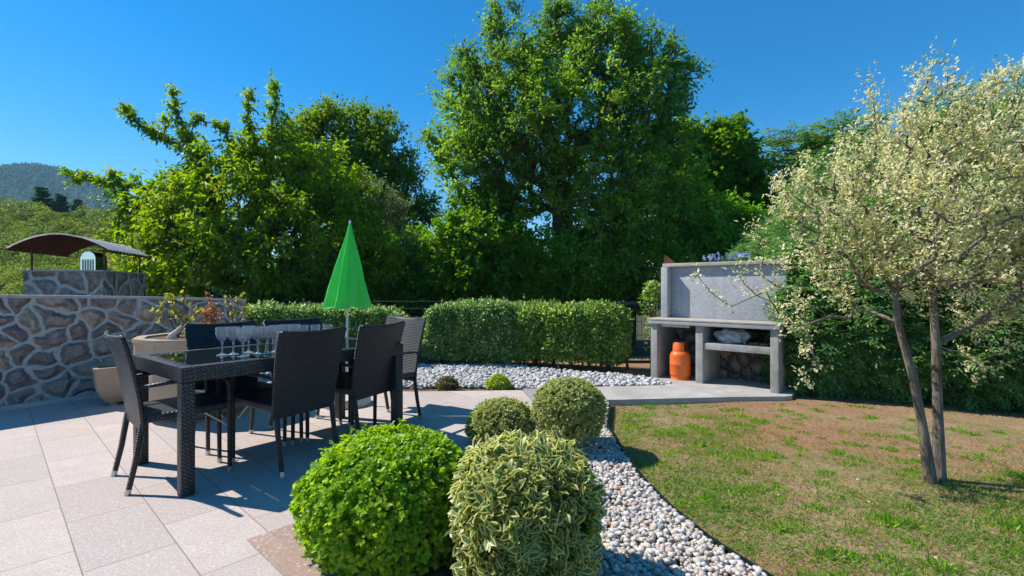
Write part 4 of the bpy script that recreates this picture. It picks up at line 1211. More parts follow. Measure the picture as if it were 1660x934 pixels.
add_box(bm, (0.33, 0, 0.44), (0.04, 0.04, 1.12)); add_box(bm, (-0.42, 0, 0.44), (0.04, 0.04, 1.12)); add_box(bm, (-0.045, 0, 0.975), (0.706, 0.04, 0.04)); add_box(bm, (-0.045, 0, 0.1), (0.706, 0.04, 0.04))
obj('frame', bm, M['gate'], gt)
bm = bmesh.new()
for i in range(13): add_tube(bm, [(-0.38 + i * 0.056, 0.003, 0.12), (-0.38 + i * 0.056, 0.003, 0.955)], 0.003, 4)
for z in (0.3, 0.5, 0.7): add_tube(bm, [(-0.4, -0.004, z), (0.31, -0.004, z)], 0.004, 4)
obj('mesh_panel', bm, M['fence'], gt)


# ------------------------------------------------------------------ clipped hedges
def hedge(name, x0, y0, x1, y1, dep, h, n, L, m, label, seed, zlow=0.05):
    a = Vector((x0, y0)); b_ = Vector((x1, y1)); c = (a + b_) / 2; d = b_ - a; Lh = d.length / 2
    root = empty(name, (c.x, c.y, 0), math.atan2(d.y, d.x), label, 'hedge', 'clipped hedges in front of the fence')
    hd = dep / 2; hz_ = (h - zlow) / 2; p = 4.6
    # sample on rounded box (superellipsoid)
    q = np.stack([RNG.uniform(-1, 1, n * 3) * Lh, RNG.uniform(-1, 1, n * 3) * hd, RNG.uniform(-1, 1, n * 3) * hz_], 1)
    # push to surface along dominant relative axis with probability by face area
    ar = np.array([hd * hz_ * 1.0, Lh * hz_ * 1.6, Lh * hd * 1.0]); ar /= ar.sum()
    ax_ = RNG.choice(3, p=ar, size=len(q)); sg = np.where(RNG.random(len(q)) < 0.5, -1, 1)
    sg = np.where((ax_ == 1) & (RNG.random(len(q)) < 0.6), -1, sg); sg = np.where(ax_ == 2, np.where(RNG.random(len(q)) < 0.85, 1, -1), sg)
    H = np.array([Lh, hd, hz_])
    q[np.arange(len(q)), ax_] = sg * H[ax_]
    r_ = np.sum(np.abs(q / H) ** p, axis=1) ** (1 / p)
    q = q / r_[:, None]
    nrm = unit(np.sign(q) * np.abs(q / H) ** (p - 1) / H)
    q = q[:n]; nrm = nrm[:n]
    off = 0.075 * vnoise(q, 4.5, seed) + 0.06 * vnoise(q, 10, seed + 1) - 0.17 * RNG.random(n) ** 2.5
    off += (RNG.random(n) < 0.03) * RNG.random(n) * 0.07
    P = q + nrm * off[:, None] + np.array([0, 0, zlow + hz_])
    P[:, 2] += 0.035 * vnoise(q, 3, seed + 3) + (RNG.random(n) < 0.04) * RNG.random(n) * 0.06
    D = unit(nrm * 0.7 + RNG.normal(size=(n, 3)) * 0.6 + np.array([0, 0, 0.35])); N = unit(nrm * 0.7 + RNG.normal(size=(n, 3)) * 0.5 + np.array([0, 0, 0.6]))
    keep = P[:, 2] > 0.03 + 0.08 * RNG.random(n)
    Ls = L * (0.6 + 0.8 * RNG.random(n))
    leaf_obj('foliage', P[keep], D[keep], N[keep], Ls[keep], Ls[keep] * 0.55, m, root)
    C = np.stack([RNG.uniform(-1, 1, 160) * Lh * 0.94, RNG.uniform(-1, 1, 160) * hd * 0.8, RNG.uniform(0.25, 0.93, 160) * h], 1)
    V = []; F = []
    bm = bmesh.new()
    for i in range(160):
        x = round(C[i, 0] / 0.28) * 0.28
        add_tube(bm, [(x + random.uniform(-.02, .02), 0, 0), (x + (C[i, 0] - x) * 0.4, C[i, 1] * 0.4, C[i, 2] * 0.5), tuple(C[i])], [0.009, 0.006, 0.003], 4, cap=False)
    obj('stems', bm, M['bark_twig'], root)
    return root


hedge('clipped_hedge', -4.35, 7.75, -1.72, 7.9, 0.75, 0.93, 26000, 0.048, G['hedge'], 'grey-green clipped hedge behind the table, between the stone wall and the parasol', 21)
hedge('clipped_hedge', -1.42, 7.98, 0.46, 7.84, 0.80, 0.97, 32000, 0.044, G['hedge'], 'dense clipped hedge with small pale leaves behind the middle of the gravel', 31)
hedge('clipped_hedge', 0.10, 7.84, 1.72, 7.25, 0.80, 0.93, 26000, 0.052, G['hedge2'], 'brighter green clipped hedge at the right end of the gravel, next to the barbecue', 41)


# ------------------------------------------------------------------ foreground shrubs
def dome(rx, ry, h, zc, low=1.0, p=2.0):
    zl = zc * low
    def fn_(d):
        s = np.stack([d[:, 0] * rx, d[:, 1] * ry, np.where(d[:, 2] > 0, d[:, 2] * (h - zc), d[:, 2] * zl)], 1)
        if p != 2.0:
            H = np.stack([np.full(len(d), rx), np.full(len(d), ry), np.where(d[:, 2] > 0, h - zc, zl)], 1)
            k = np.sum(np.abs(s / H) ** p, axis=1) ** (1 / p); s = s / k[:, None]
        return s, unit(np.stack([s[:, 0] / rx ** 2, s[:, 1] / ry ** 2, s[:, 2] / np.where(d[:, 2] > 0, (h - zc) ** 2, zl ** 2)], 1))
    return fn_


def shrub(name, x, y, rx, ry, h, zc, n, L, asp, m, label, seed, p=2.0, lump=0.1, spread=0.5, up=0.5, thick=0.35, stems=14, lf=9, whorl=0, low=1.0):
    root = empty(name, (x, y, 0), 0, label, 'shrub')
    if whorl:
        P, D, N, Ls, W = bush_leaves(dome(rx, ry, h, zc, low, p), n // whorl, L, asp, spread * 0.6, thick, lump, lf, seed, up)
        k = whorl; n2 = len(P) * k
        ax_ = np.repeat(D, k, axis=0); T1 = unit(np.cross(ax_, rand_dirs(n2))); sprd = 0.45 + 0.75 * RNG.random((n2, 1))
        D2 = unit(ax_ * 1.0 + T1 * sprd * 1.3); N2 = unit(ax_ * 1.2 - T1 * 0.5)
        P = np.repeat(P, k, axis=0) + ax_ * (RNG.random((n2, 1)) - 0.6) * L * 0.9; Ls = L * (0.6 + 0.7 * RNG.random(n2)); W = Ls * asp; D, N = D2, N2
        rnd = np.clip(np.repeat(RNG.random(len(P) // k), k) * 0.6 + RNG.random(n2) * 0.4, 0, 1)
    else:
        P, D, N, Ls, W = bush_leaves(dome(rx, ry, h, zc, low, p), n, L, asp, spread, thick, lump, lf, seed, up); rnd = RNG.random(len(P))
    P = P + np.array([0, 0, zc])
    kp = P[:, 2] > 0.012
    leaf_obj('foliage', P[kp], D[kp], N[kp], Ls[kp], W[kp], m, root, rnd[kp], fine=True)
    bm = bmesh.new()
    for i in range(stems):
        a = random.random() * 6.28; r_ = random.uniform(0.3, 0.85)
        e = (rx * r_ * math.cos(a), ry * r_ * math.sin(a), zc + (h - zc) * random.uniform(0.0, 0.75) * (1.1 - r_ * 0.6))
        add_tube(bm, [(e[0] * 0.08, e[1] * 0.08, -0.02), (e[0] * 0.35, e[1] * 0.35, e[2] * 0.45), e], [0.012, 0.008, 0.004], 6, cap=False)
    obj('stems', bm, M['bark_twig'], root, 'all')
    return root


shrub('rounded_shrub', -0.575, 2.36, 0.39, 0.39, 0.492, 0.18, 44000, 0.025, 0.62, G['box'], 'bright lime green domed shrub, largest in the foreground, beside the red paving', 3, 2.3, 0.085, whorl=6, stems=24, lf=7, low=1.7)
shrub('variegated_shrub', 0.05, 2.02, 0.262, 0.26, 0.54, 0.26, 14500, 0.052, 0.44, G['varieg'], 'cream and green variegated shrub, nearest to the camera, beside the pebbles', 5, 2.7, 0.09, whorl=7, stems=20, lf=10, up=0.3, low=1.6)
shrub('ball_shrub', 0.43, 3.72, 0.262, 0.26, 0.50, 0.31, 15000, 0.027, 0.5, G['varieg2'], 'round pale green ball shrub on bare stems where the path meets the lawn', 7, 2.0, 0.06, thick=0.45, whorl=5, stems=30)
shrub('ball_shrub', -0.085, 3.80, 0.255, 0.25, 0.325, 0.12, 12000, 0.027, 0.5, G['varieg2'], 'low rounded pale green shrub left of the ball shrub, at the edge of the tiles', 9, 2.2, 0.06, whorl=5, stems=16)

# two low plants at the terrace edge
shrub('low_plant', -0.77, 5.90, 0.13, 0.08, 0.12, 0.02, 900, 0.03, 0.5, G['reddish'], 'low dull green and reddish plant between the terrace and the gravel', 13, stems=6)
shrub('low_plant', -0.16, 5.92, 0.14, 0.08, 0.14, 0.02, 1100, 0.03, 0.5, G['lime'], 'low bright lime green plant between the terrace and the gravel', 15, stems=6)
# climbing sprig at the left end of the barbecue
shrub('leafy_sprig', 1.98, 6.93, 0.14, 0.11, 1.25, 1.02, 750, 0.05, 0.5, G['hedge2'], 'leafy green shoots growing up at the left end of the barbecue wall', 17, thick=0.7, lump=0.35, stems=10, spread=0.9)
# small wooden stake
bm = bmesh.new(); add_tube(bm, [(0, 0, -0.02), (0, 0, 0.15)], 0.007, 6); add_box(bm, (-0.015, 0, 0.16), (0.05, 0.012, 0.03), Matrix.Rotation(0.3, 4, 'Y'), 0.003)
o = obj('plant_marker', bm, M['bark_grey']); o.location = (0.66, 7.02, 0); tag(o, 'small wooden stake standing in the gravel before the hedge', 'stake')

# blue-violet flowers behind the coping
P = []
for k in range(34):
    x = 0.45 + 0.62 * random.random(); base = bq_pt(x, 0.62 + random.random() * 0.1, 0); hgt = 1.56 + random.random() * 0.07
    for j in range(12): P.append((base.x + random.gauss(0, .006), base.y + random.gauss(0, .006), hgt + j * 0.004))
P = np.array(P)
root = empty('violet_flowers', bq_pt(0.7, 0.9, 0), 0, 'row of blue-violet flower spikes just behind the top of the barbecue wall', 'flowers')
o0 = np.array(root.location)
leaf_obj('blossom', P - o0, rand_dirs(len(P), .5), rand_dirs(len(P)), 0.022, 0.013, G['blue'], root)
bm = bmesh.new()
for k in range(0, len(P), 12): add_tube(bm, [(P[k][0] - o0[0] + random.uniform(-.1, .1), P[k][1] - o0[1] + 0.1, 0.0), tuple(P[k] - o0)], 0.003, 4, cap=False)
obj('stems', bm, G['deep'], root)


# ------------------------------------------------------------------ trees
def blob(px, py, rpx, Y, dy=0.0, k=0.85, rz=1.0):
    c = at(px, py, Y + dy); r_ = rpx * Y / 800
    return (tuple(c), (r_, r_ * k, r_ * rz))


# cherry tree, left
Y = 9.6
bl = [blob(380, 335, 105, Y), blob(290, 345, 80, Y, 0.6), blob(460, 300, 80, Y, 0.4), blob(340, 400, 115, Y, -0.2), blob(460, 400, 105, Y, -0.2), blob(550, 400, 85, Y, 0.3), blob(250, 400, 70, Y, 0.3),
      blob(350, 275, 55, Y, 0.3), blob(440, 255, 55, Y, 0.2), blob(520, 300, 70, Y, 0.5), blob(560, 330, 60, Y, .5), blob(290, 450, 70, Y), blob(420, 455, 90, Y), blob(230, 320, 45, Y, 0.4), blob(590, 430, 60, Y, 0)]
ex = []
def shoot(pts, Y, n, dy=0.0):
    pts = [np.array(at(px, py, Y + dy)) for px, py in pts]; out = []
    for k in range(n):
        t = k / (n - 1) * (len(pts) - 1); i = min(int(t), len(pts) - 2); q = pts[i] + (pts[i + 1] - pts[i]) * (t - i)
        out.append(q + RNG.normal(size=3) * 0.035)
    return out
ex += shoot([(330, 260), (290, 235), (245, 215), (215, 190), (198, 170)], Y, 26)
ex += shoot([(320, 240), (300, 215), (285, 180), (277, 148)], Y, 20, 0.2)
ex += shoot([(300, 215), (320, 200), (328, 192)], Y, 7)
ex += shoot([(250, 225), (265, 205), (270, 195)], Y, 6)
ex += shoot([(405, 230), (404, 195), (402, 150)], Y, 14)
ex += shoot([(440, 230), (442, 190), (447, 160), (441, 130)], Y, 18, 0.2)
ex += shoot([(445, 210), (462, 190)], Y, 5, 0.2)
ex += shoot([(370, 230), (366, 205), (350, 200)], Y, 8)
ex += shoot([(280, 310), (210, 300), (160, 292), (108, 283)], Y, 34, 0.3)
ex += shoot([(200, 300), (190, 285), (178, 283)], Y, 7, 0.3)
tree('cherry_tree', (-5.0, Y + 0.2, -0.1), [(-5.0, Y + 0.2, -0.1), (-5.0, Y + 0.2, 0.6), (-5.05, Y + 0.2, 1.1), (-5.0, Y + 0.2, 1.6)], bl, 1350, 34, 0.19, 0.11, 0.42, G['cherry'], M['bark_dark'],
     'spreading cherry tree with bright drooping leaves and long upright shoots behind the stone wall', tip=0.008, gap=0.46, gf=2.4, hang=0.5, seed=4, extra=ex)

# dark tree behind the cherry
Y = 13.5
bl = [blob(540, 240, 70, Y), blob(590, 225, 55, Y, .5), blob(500, 250, 60, Y), blob(600, 280, 70, Y), blob(640, 320, 60, Y), blob(560, 320, 90, Y), blob(620, 380, 75, Y), blob(660, 360, 40, Y), blob(540, 205, 38, Y), blob(620, 215, 32, Y), blob(655, 275, 32, Y), blob(690, 345, 28, Y), blob(600, 440, 80, Y)]
tree('dark_tree', (-4.3, Y, -0.1), [(-4.3, Y, -0.1), (-4.3, Y, 1.2), (-4.2, Y, 2.4), (-4.2, Y, 3.2)], bl, 1000, 42, 0.22, 0.10, 0.6, G['oak'], M['bark_dark'],
     'tall dark green broadleaf tree rising behind the cherry tree', tip=0.012, gap=0.42, gf=1.8, seed=6, group='tall trees beyond the fence')
# grey-green small tree
Y = 10.8
bl = [blob(590, 330, 50, Y), blob(620, 350, 45, Y), blob(570, 370, 55, Y), blob(620, 400, 60, Y), blob(650, 440, 50, Y)]
tree('grey_green_tree', (-3.0, Y, -0.1), [(-3.0, Y, -0.1), (-3.0, Y, 0.8), (-3.0, Y, 1.4)], bl, 300, 44, 0.18, 0.06, 0.4, G['olive'], M['bark_dark'],
     'small rounded grey-green tree right of the cherry tree, above the closed parasol', seed=8, gap=0.1)

# big central tree
Y = 10.6
bl = [blob(830, 120, 70, Y), blob(900, 90, 75, Y, .4), blob(980, 90, 70, Y), blob(1050, 110, 60, Y), blob(770, 180, 75, Y), blob(850, 200, 95, Y, -0.4), blob(950, 190, 105, Y, -0.5), blob(1040, 190, 85, Y, -.2), blob(1095, 170, 38, Y), blob(735, 235, 48, Y), blob(790, 270, 80, Y, -0.2),
      blob(880, 290, 85, Y, .3), blob(980, 290, 100, Y, -0.3), blob(1070, 270, 75, Y), blob(820, 340, 65, Y), blob(1000, 380, 90, Y, -0.4), blob(1080, 350, 80, Y), blob(810, 45, 28, Y), blob(905, 35, 34, Y), blob(970, 40, 36, Y), blob(1020, 62, 32, Y), blob(760, 110, 30, Y), blob(1110, 120, 26, Y), blob(830, 20, 15, Y), blob(958, 18, 12, Y)]
ex = shoot([(812, 50), (805, 25), (796, 12)], Y, 8) + shoot([(900, 30), (905, 12)], Y, 4) + shoot([(735, 235), (700, 225), (686, 215)], Y, 8) + shoot([(720, 260), (695, 240)], Y, 6)
tb_ = at(914, 487, Y + .2); 
tree('tall_ash_tree', (tb_.x, Y + .2, -0.1), [(tb_.x, Y + .2, -0.1), tuple(at(914, 440, Y + .2)), tuple(at(913, 400, Y + .2)), tuple(at(912, 350, Y + .2)), tuple(at(908, 320, Y + .2))], bl, 2300, 38, 0.20, 0.082, 0.55, G['ash'], M['bark_dark'],
     'tallest tree in the middle, loose mid-green crown on forked brown branches', tip=0.009, gap=0.55, gf=2.3, seed=12, extra=ex, alpha=0.18, shell=0.25)

# bright maple low left of it
Y = 9.7
bl = [blob(740, 400, 50, Y), blob(790, 390, 60, Y), blob(770, 440, 60, Y), blob(830, 420, 50, Y), blob(820, 460, 50, Y), blob(740, 460, 38, Y), blob(800, 340, 45, Y, .6), blob(760, 350, 38, Y, .6)]
tree('maple_sapling', (-0.55, Y, -0.1), [(-0.55, Y, -0.1), (-0.55, Y, 0.5), (-0.5, Y, 1.0)], bl, 560, 38, 0.15, 0.08, 0.85, G['maple'], M['bark_dark'],
     'bright green maple filling the space below the tallest tree, on its left', seed=14, gap=0.42, gf=3)
# dark low mass under and right of the central tree
Y = 10.4
bl = [blob(900, 430, 60, Y), blob(960, 440, 60, Y), blob(1020, 430, 65, Y), blob(1080, 440, 60, Y), blob(1140, 420, 65, Y, .5), blob(1180, 370, 55, Y, .8), blob(1110, 350, 60, Y, .8), blob(1190, 440, 50, Y, .5)]
tree('dark_thicket', (2.6, Y + .3, -0.1), [(2.6, Y + .3, -0.1), (2.6, Y + .3, 0.5), (2.6, Y + .3, 1.1)], bl, 720, 46, 0.2, 0.095, 0.6, G['deep'], M['bark_dark'],
     'deep green leafy thicket under the tallest tree, behind the barbecue wall', 'shrub', seed=16, gap=0.12)
Y = 12.3
bl = [blob(1160, 260, 55, Y), blob(1120, 300, 60, Y), blob(1190, 310, 50, Y), blob(1150, 350, 65, Y), blob(1205, 250, 22, Y), blob(1180, 225, 30, Y), blob(1215, 285, 25, Y), blob(1100, 235, 40, Y), blob(1210, 360, 50, Y)]
tree('green_maple', (5.0, Y, -0.1), [(5.0, Y, -0.1), (5.0, Y, 1.2), (5.0, Y, 2.2)], bl, 620, 44, 0.2, 0.11, 0.8, G['maple'], M['bark_dark'],
     'bright green broadleaf tree showing right of the tallest tree', seed=18, gap=0.42, gf=2.2)
# understorey shrubs closing the view between trunks
for px, py, r_, Yk, lab in ((670, 430, 60, 11.6, 'dark shrub behind the fence between the grey-green tree and the maple'), (500, 455, 60, 10.9, 'dark shrub low behind the cherry tree'), (560, 450, 55, 11.0, 'shrub just left behind the parasol canopy, low and dark'),
                       (700, 455, 45, 10.9, 'low dark shrub directly right of the parasol canopy'), (1230, 430, 55, 10.5, 'dark shrub behind the right end of the barbecue wall'), (870, 455, 50, 11.6, 'dark shrub at the foot of the tallest tree'), (769, 440, 45, 11.8, 'dark shrub in the gap behind the bright maple'), (975, 455, 50, 11.9, 'dark shrub in the gap behind the deep green thicket')):
    tree('dark_shrub', (at(px, 480, Yk).x, Yk, -0.1), [(at(px, 480, Yk).x, Yk, -0.1), (at(px, 480, Yk).x, Yk, 0.3), (at(px, 480, Yk).x, Yk, 0.6)], [blob(px, py, r_, Yk), blob(px - 20, py + 30, r_, Yk), blob(px + 20, py + 25, r_, Yk)],
         210, 44, 0.2, 0.11, 0.6, G['deep'], M['bark_dark'], lab, 'shrub', 'dark undergrowth shrubs beyond the fence', seed=px, gap=0.05)


# layered conifers right
def conifer(name, x, y, h, rmax, label, tiers, per, m, seed, z0=0.0, taper=0.8, spray=0.30, L=0.10, rise=0.12, minr=0.12, group=None, asp=0.16, ns=9, cap=0.0):
    rg = random.Random(seed)
    root = empty(name, (x, y, z0), 0, label, 'tree', group)
    bm = bmesh.new(); add_tube(bm, [(0, 0, 0), (0.03, 0, h * 0.5), (0, 0, h)], [0.045 + h * 0.012, 0.03 + h * 0.006, 0.01], 7)
    P = []; D = []
    for t in range(tiers):
        f = (t + rg.random() * 0.7) / tiers; z = h * (0.12 + 0.88 * f); rl = rmax * ((1 - f) ** taper * (1 - minr) + minr) * rg.uniform(0.65, 1.12)
        for k in range(per):
            a = rg.random() * 6.283; ll = rl * rg.uniform(0.7, 1.1)
            pts = [Vector((math.cos(a) * ll * s, math.sin(a) * ll * s, z + rise * ll * (s ** 1.6) * 2 - 0.10 * ll * math.sin(s * 3.14))) for s in (0, 0.33, 0.66, 1.0)]
            add_tube(bm, pts, [0.018, 0.013, 0.008, 0.003], 4, cap=False)
            nsp = max(3, int(ll / 0.10))
            for s in range(nsp):
                u_ = 0.18 + 0.82 * (s + rg.random()) / nsp; i = min(int(u_ * 3), 2); q = pts[i].lerp(pts[i + 1], min(u_ * 3 - i, 1)); dr = (pts[i + 1] - pts[i]).normalized()
                side = Vector((-dr.y, dr.x, 0)).normalized() * (1 if s % 2 else -1)
                sp = (side * rg.uniform(0.5, 1.0) + dr * rg.uniform(0.4, 0.9) + Vector((0, 0, rg.uniform(-0.25, 0.2)))).normalized()
                sl_ = spray * rg.uniform(0.5, 1.0) * (1.1 - 0.6 * u_)
                for j in range(ns):
                    P.append(q + sp * sl_ * (j / ns)); sd = sp.cross(Vector((0, 0, 1))).normalized() * (1 if j % 2 else -1)
                    D.append(sp * 0.8 + sd * 0.9 + Vector((0, 0, rg.uniform(-.4, .2))))
    obj('trunk', bm, M['bark_dark'], root, 'all')
    P = np.array(P); D = np.array(D); N = unit(RNG.normal(size=P.shape) * 0.3 + np.array([0, 0, 1]))
    Ls = L * (0.7 + 0.6 * RNG.random(len(P)))
    leaf_obj('crown', P, D, N, Ls, Ls * asp, m, root)
    return root


p = at(1275, 487, 12.5); conifer('larch_tree', p.x, 12.5, 5.2, 1.55, 'feathery larch with open level branches between the bright broadleaf tree and the blossoming tree', 34, 7, G['larch'], 3, -0.1, 0.45, 0.42, 0.13, minr=0.35, group='layered conifers on the right', ns=10, asp=0.2)
p = at(1365, 487, 12.0); conifer('larch_tree', p.x, 12.0, 5.3, 1.55, 'denser larch with a broad flat top, right of the open one, behind the blossoming tree', 40, 8, G['larch'], 8, -0.1, 0.35, 0.45, 0.13, minr=0.45, group='layered conifers on the right', ns=10, asp=0.22)
p = at(1575, 487, 9.0); conifer('dark_conifer', p.x, 9.0, 4.7, 1.7, 'tall dark conifer behind the right half of the blossoming tree', 40, 9, G['larch'], 12, -0.1, 0.4, 0.45, 0.12, minr=0.4, group='layered conifers on the right', ns=10, asp=0.22)
p = at(1700, 487, 9.0); conifer('dark_conifer', p.x, 9.2, 5.0, 1.7, 'dark conifer at the right edge of the picture, tallest on that side', 40, 9, G['larch'], 14, -0.1, 0.4, 0.45, 0.12, minr=0.4, group='layered conifers on the right', ns=10, asp=0.22)
p = at(1460, 487, 10.0); conifer('dark_conifer', p.x, 10.2, 4.3, 1.7, 'shorter dark conifer filling in behind the middle of the blossoming tree', 36, 9, G['larch'], 17, -0.1, 0.4, 0.45, 0.12, minr=0.4, group='layered conifers on the right', ns=10, asp=0.22)


# evergreen screen behind the lawn: separate bushy evergreens
def evergreen(x, y, rx, ry, h, n, label, seed):
    root = empty('evergreen_shrub', (x, y, -0.05), 0, label, 'shrub', 'dark evergreens along the back of the lawn')
    fn_ = dome(rx, ry, h, h * 0.42, p=2.6)
    d = rand_dirs(n, 0.1); surf, nrm = fn_(d)
    k = 1 + 0.15 * vnoise(surf, 4.5, seed) + 0.09 * vnoise(surf, 11, seed + 2) - 0.35 * RNG.random(n) ** 2.4 + 0.1 * (RNG.random(n) < 0.12) * RNG.random(n)
    C = surf * k[:, None] + np.array([0, 0, h * 0.42]); keep = C[:, 2] > 0.03; C = C[keep]; nrm = nrm[keep]; n = len(C)
    ax_ = unit(nrm * np.array([1, 1, 0.5]) + RNG.normal(size=(n, 3)) * 0.45 + np.array([0, 0, -0.18])); side = unit(np.cross(ax_, np.array([0, 0, 1.0])) + RNG.normal(size=(n, 3)) * 0.15)
    per = 9; P = []; D = []
    for j in range(per):
        s = (1 if j % 2 else -1); P.append(C + ax_ * 0.017 * j); D.append(ax_ * (0.7 if j < per - 1 else 2) + side * s * 0.9)
    P = np.concatenate(P); D = np.concatenate(D); upv = unit(np.tile(np.cross(side, ax_), (per, 1)) * np.sign(np.tile(np.cross(side, ax_)[:, 2:3], (per, 1)) + 1e-6) + RNG.normal(size=P.shape) * 0.2)
    Ls = 0.055 * (0.7 + 0.5 * RNG.random(len(P))); rnd = np.clip(np.tile(RNG.random(n), per) * 0.7 + RNG.random(len(P)) * 0.3, 0, 1)
    leaf_obj('foliage', P, D, upv, Ls, Ls * 0.32, G['yew'], root, rnd)
    bm = bmesh.new()
    for i in range(26):
        a = random.random() * 6.28; r_ = random.uniform(0.3, 0.8); z = random.uniform(0.2, 0.9) * h
        add_tube(bm, [(0, 0, z * 0.5), (rx * r_ * 0.5 * math.cos(a), ry * r_ * 0.5 * math.sin(a), z * 0.9), (rx * r_ * math.cos(a), ry * r_ * math.sin(a), z)], [0.02, 0.012, 0.005], 5, cap=False)
    add_tube(bm, [(0, 0, -0.03), (0, 0, h * 0.85)], [0.05, 0.01], 7)
    obj('trunk', bm, M['bark_dark'], root, 'all')


evergreen(3.72, 6.05, 0.52, 0.55, 1.8, 8000, 'dark evergreen shrub against the right side of the barbecue', 51)
evergreen(4.45, 5.75, 0.70, 0.65, 2.3, 9500, 'dark evergreen shrub behind the twin stems of the blossoming tree, left one', 53)
evergreen(5.10, 5.35, 0.70, 0.65, 2.3, 9500, 'dark evergreen shrub right behind the blossoming tree trunk', 55)
evergreen(5.70, 4.90, 0.70, 0.65, 2.4, 8500, 'dark evergreen shrub at the right edge of the lawn', 57)
evergreen(4.7, 6.9, 0.9, 0.8, 3.0, 8000, 'taller dark evergreen in the second row behind the lawn, left one', 59)
evergreen(6.2, 6.3, 0.9, 0.8, 3.1, 8000, 'taller dark evergreen in the second row behind the lawn, right one', 61)
evergreen(4.3, 7.9, 0.7, 0.7, 2.2, 6000, 'dark evergreen standing behind the barbecue wall at its right end', 63)


# blossoming tree
Y = 3.2
bx, by = 2.68, 3.14
wt_root = empty('blossoming_tree', (bx, by, -0.05), 0, 'twin-stemmed small tree covered in cream blossom, standing on the lawn', 'tree')
o_ = np.array((bx, by, -0.05))
def wblob(px, py, rpx, dy=0.0, k=1.2): return blob(px, py, rpx, 3.25, dy, k)
wb = [wblob(1262, 365, 38, 0, 1), wblob(1300, 330, 50), wblob(1330, 400, 62), wblob(1290, 430, 45), wblob(1380, 330, 68, .2), wblob(1420, 260, 60), wblob(1470, 215, 42), wblob(1440, 330, 80, -.2), wblob(1400, 420, 72), wblob(1500, 280, 85, .3),
      wblob(1560, 235, 62), wblob(1600, 300, 90, -.1), wblob(1640, 205, 55, .2), wblob(1500, 380, 80, -.3), wblob(1580, 400, 80, .2), wblob(1660, 380, 80), wblob(1720, 260, 75), wblob(1480, 460, 60), wblob(1380, 470, 50, .1), wblob(1300, 480, 38), wblob(1620, 470, 60), wblob(1740, 420, 90), wblob(1250, 470, 22), wblob(1620, 140, 30), wblob(1292, 530, 24), wblob(1325, 500, 34, -.1), wblob(1265, 430, 30, -.1), wblob(1590, 520, 32, .1)]
C = blobs_sample([((np.array(c) - o_), r_) for c, r_ in wb], 1350, 0.22, 0.85, 6.0, 23)
def wsh(pts, n, dy=0.0): return [q - o_ for q in shoot(pts, 3.2, n, dy)]
ex = wsh([(1400, 260), (1412, 210), (1408, 150)], 14) + wsh([(1470, 190), (1490, 150), (1508, 108)], 16) + wsh([(1440, 230), (1428, 190), (1415, 165)], 9, .2) + wsh([(1560, 200), (1590, 160), (1640, 115)], 14)
ex += wsh([(1290, 480), (1280, 520), (1262, 500)], 6) + wsh([(1300, 500), (1310, 560), (1300, 620)], 8, -.1) + wsh([(1560, 460), (1575, 530), (1580, 580), (1600, 620)], 12) + wsh([(1620, 480), (1640, 540), (1600, 590)], 9) + wsh([(1240, 400), (1222, 375)], 4)
ex += wsh([(1300, 470), (1230, 480), (1180, 485), (1150, 465), (1135, 450)], 5) + wsh([(1290, 430), (1230, 470), (1195, 440)], 6, .1) + wsh([(1480, 190), (1520, 150), (1560, 130)], 8) + wsh([(1640, 180), (1655, 130)], 6)
ex += wsh([(1395, 240), (1370, 235), (1345, 225)], 6) + wsh([(1350, 300), (1320, 275), (1308, 262)], 7) + wsh([(1530, 210), (1545, 170), (1552, 140)], 9, .2) + wsh([(1310, 300), (1285, 300), (1268, 318)], 7)
C = np.concatenate([C, np.array(ex)])
tk1 = [np.array(at(px, py, yy)) - o_ for px, py, yy in ((1510, 772, 3.14), (1497, 700, 3.14), (1480, 610, 3.15), (1463, 550, 3.15), (1455, 522, 3.15))]
tk1[0][2] = -0.03
tk2 = [np.array(at(px, py, yy)) - o_ for px, py, yy in ((1523, 768, 3.18), (1520, 660, 3.2), (1517, 560, 3.22), (1512, 470, 3.24), (1500, 400, 3.24))]
tk2[0][2] = -0.03
left = C[:, 0] < (at(1480, 300, 3.25).x - bx)
for nm, tk, Cs, sd in (('trunk', tk1, C[left], 3), ('trunk', tk2, C[~left], 5)):
    N_, par, rad, w_ = grow(tk, Cs, 0.0021, 2.35, 0.22, 0.16, 0.12, sd, maxr=0.019)
    rad = rad.copy(); rad[:5] = np.maximum(rad[:5], [0.040, 0.027, 0.0245, 0.022, 0.02])
    skel_mesh(nm, N_, par, rad, w_, M['bark_grey'], wt_root, seg=9)
per = 26; ctr = np.array([0, 0, 1.2])
P, D, N, Ls, W = cluster_leaves(C, per, 0.085, 0.024, 0.52, ctr, -0.25, outw=0.5, twigs=3, loose=0.12, rise=0.55)
rnd = np.clip(np.repeat(RNG.random(len(C)), len(P) // len(C)) * 0.35 + RNG.random(len(P)) * 0.65, 0, 1)
leaf_obj('crown', P, D, N, Ls, W, G['silver'], wt_root, rnd)

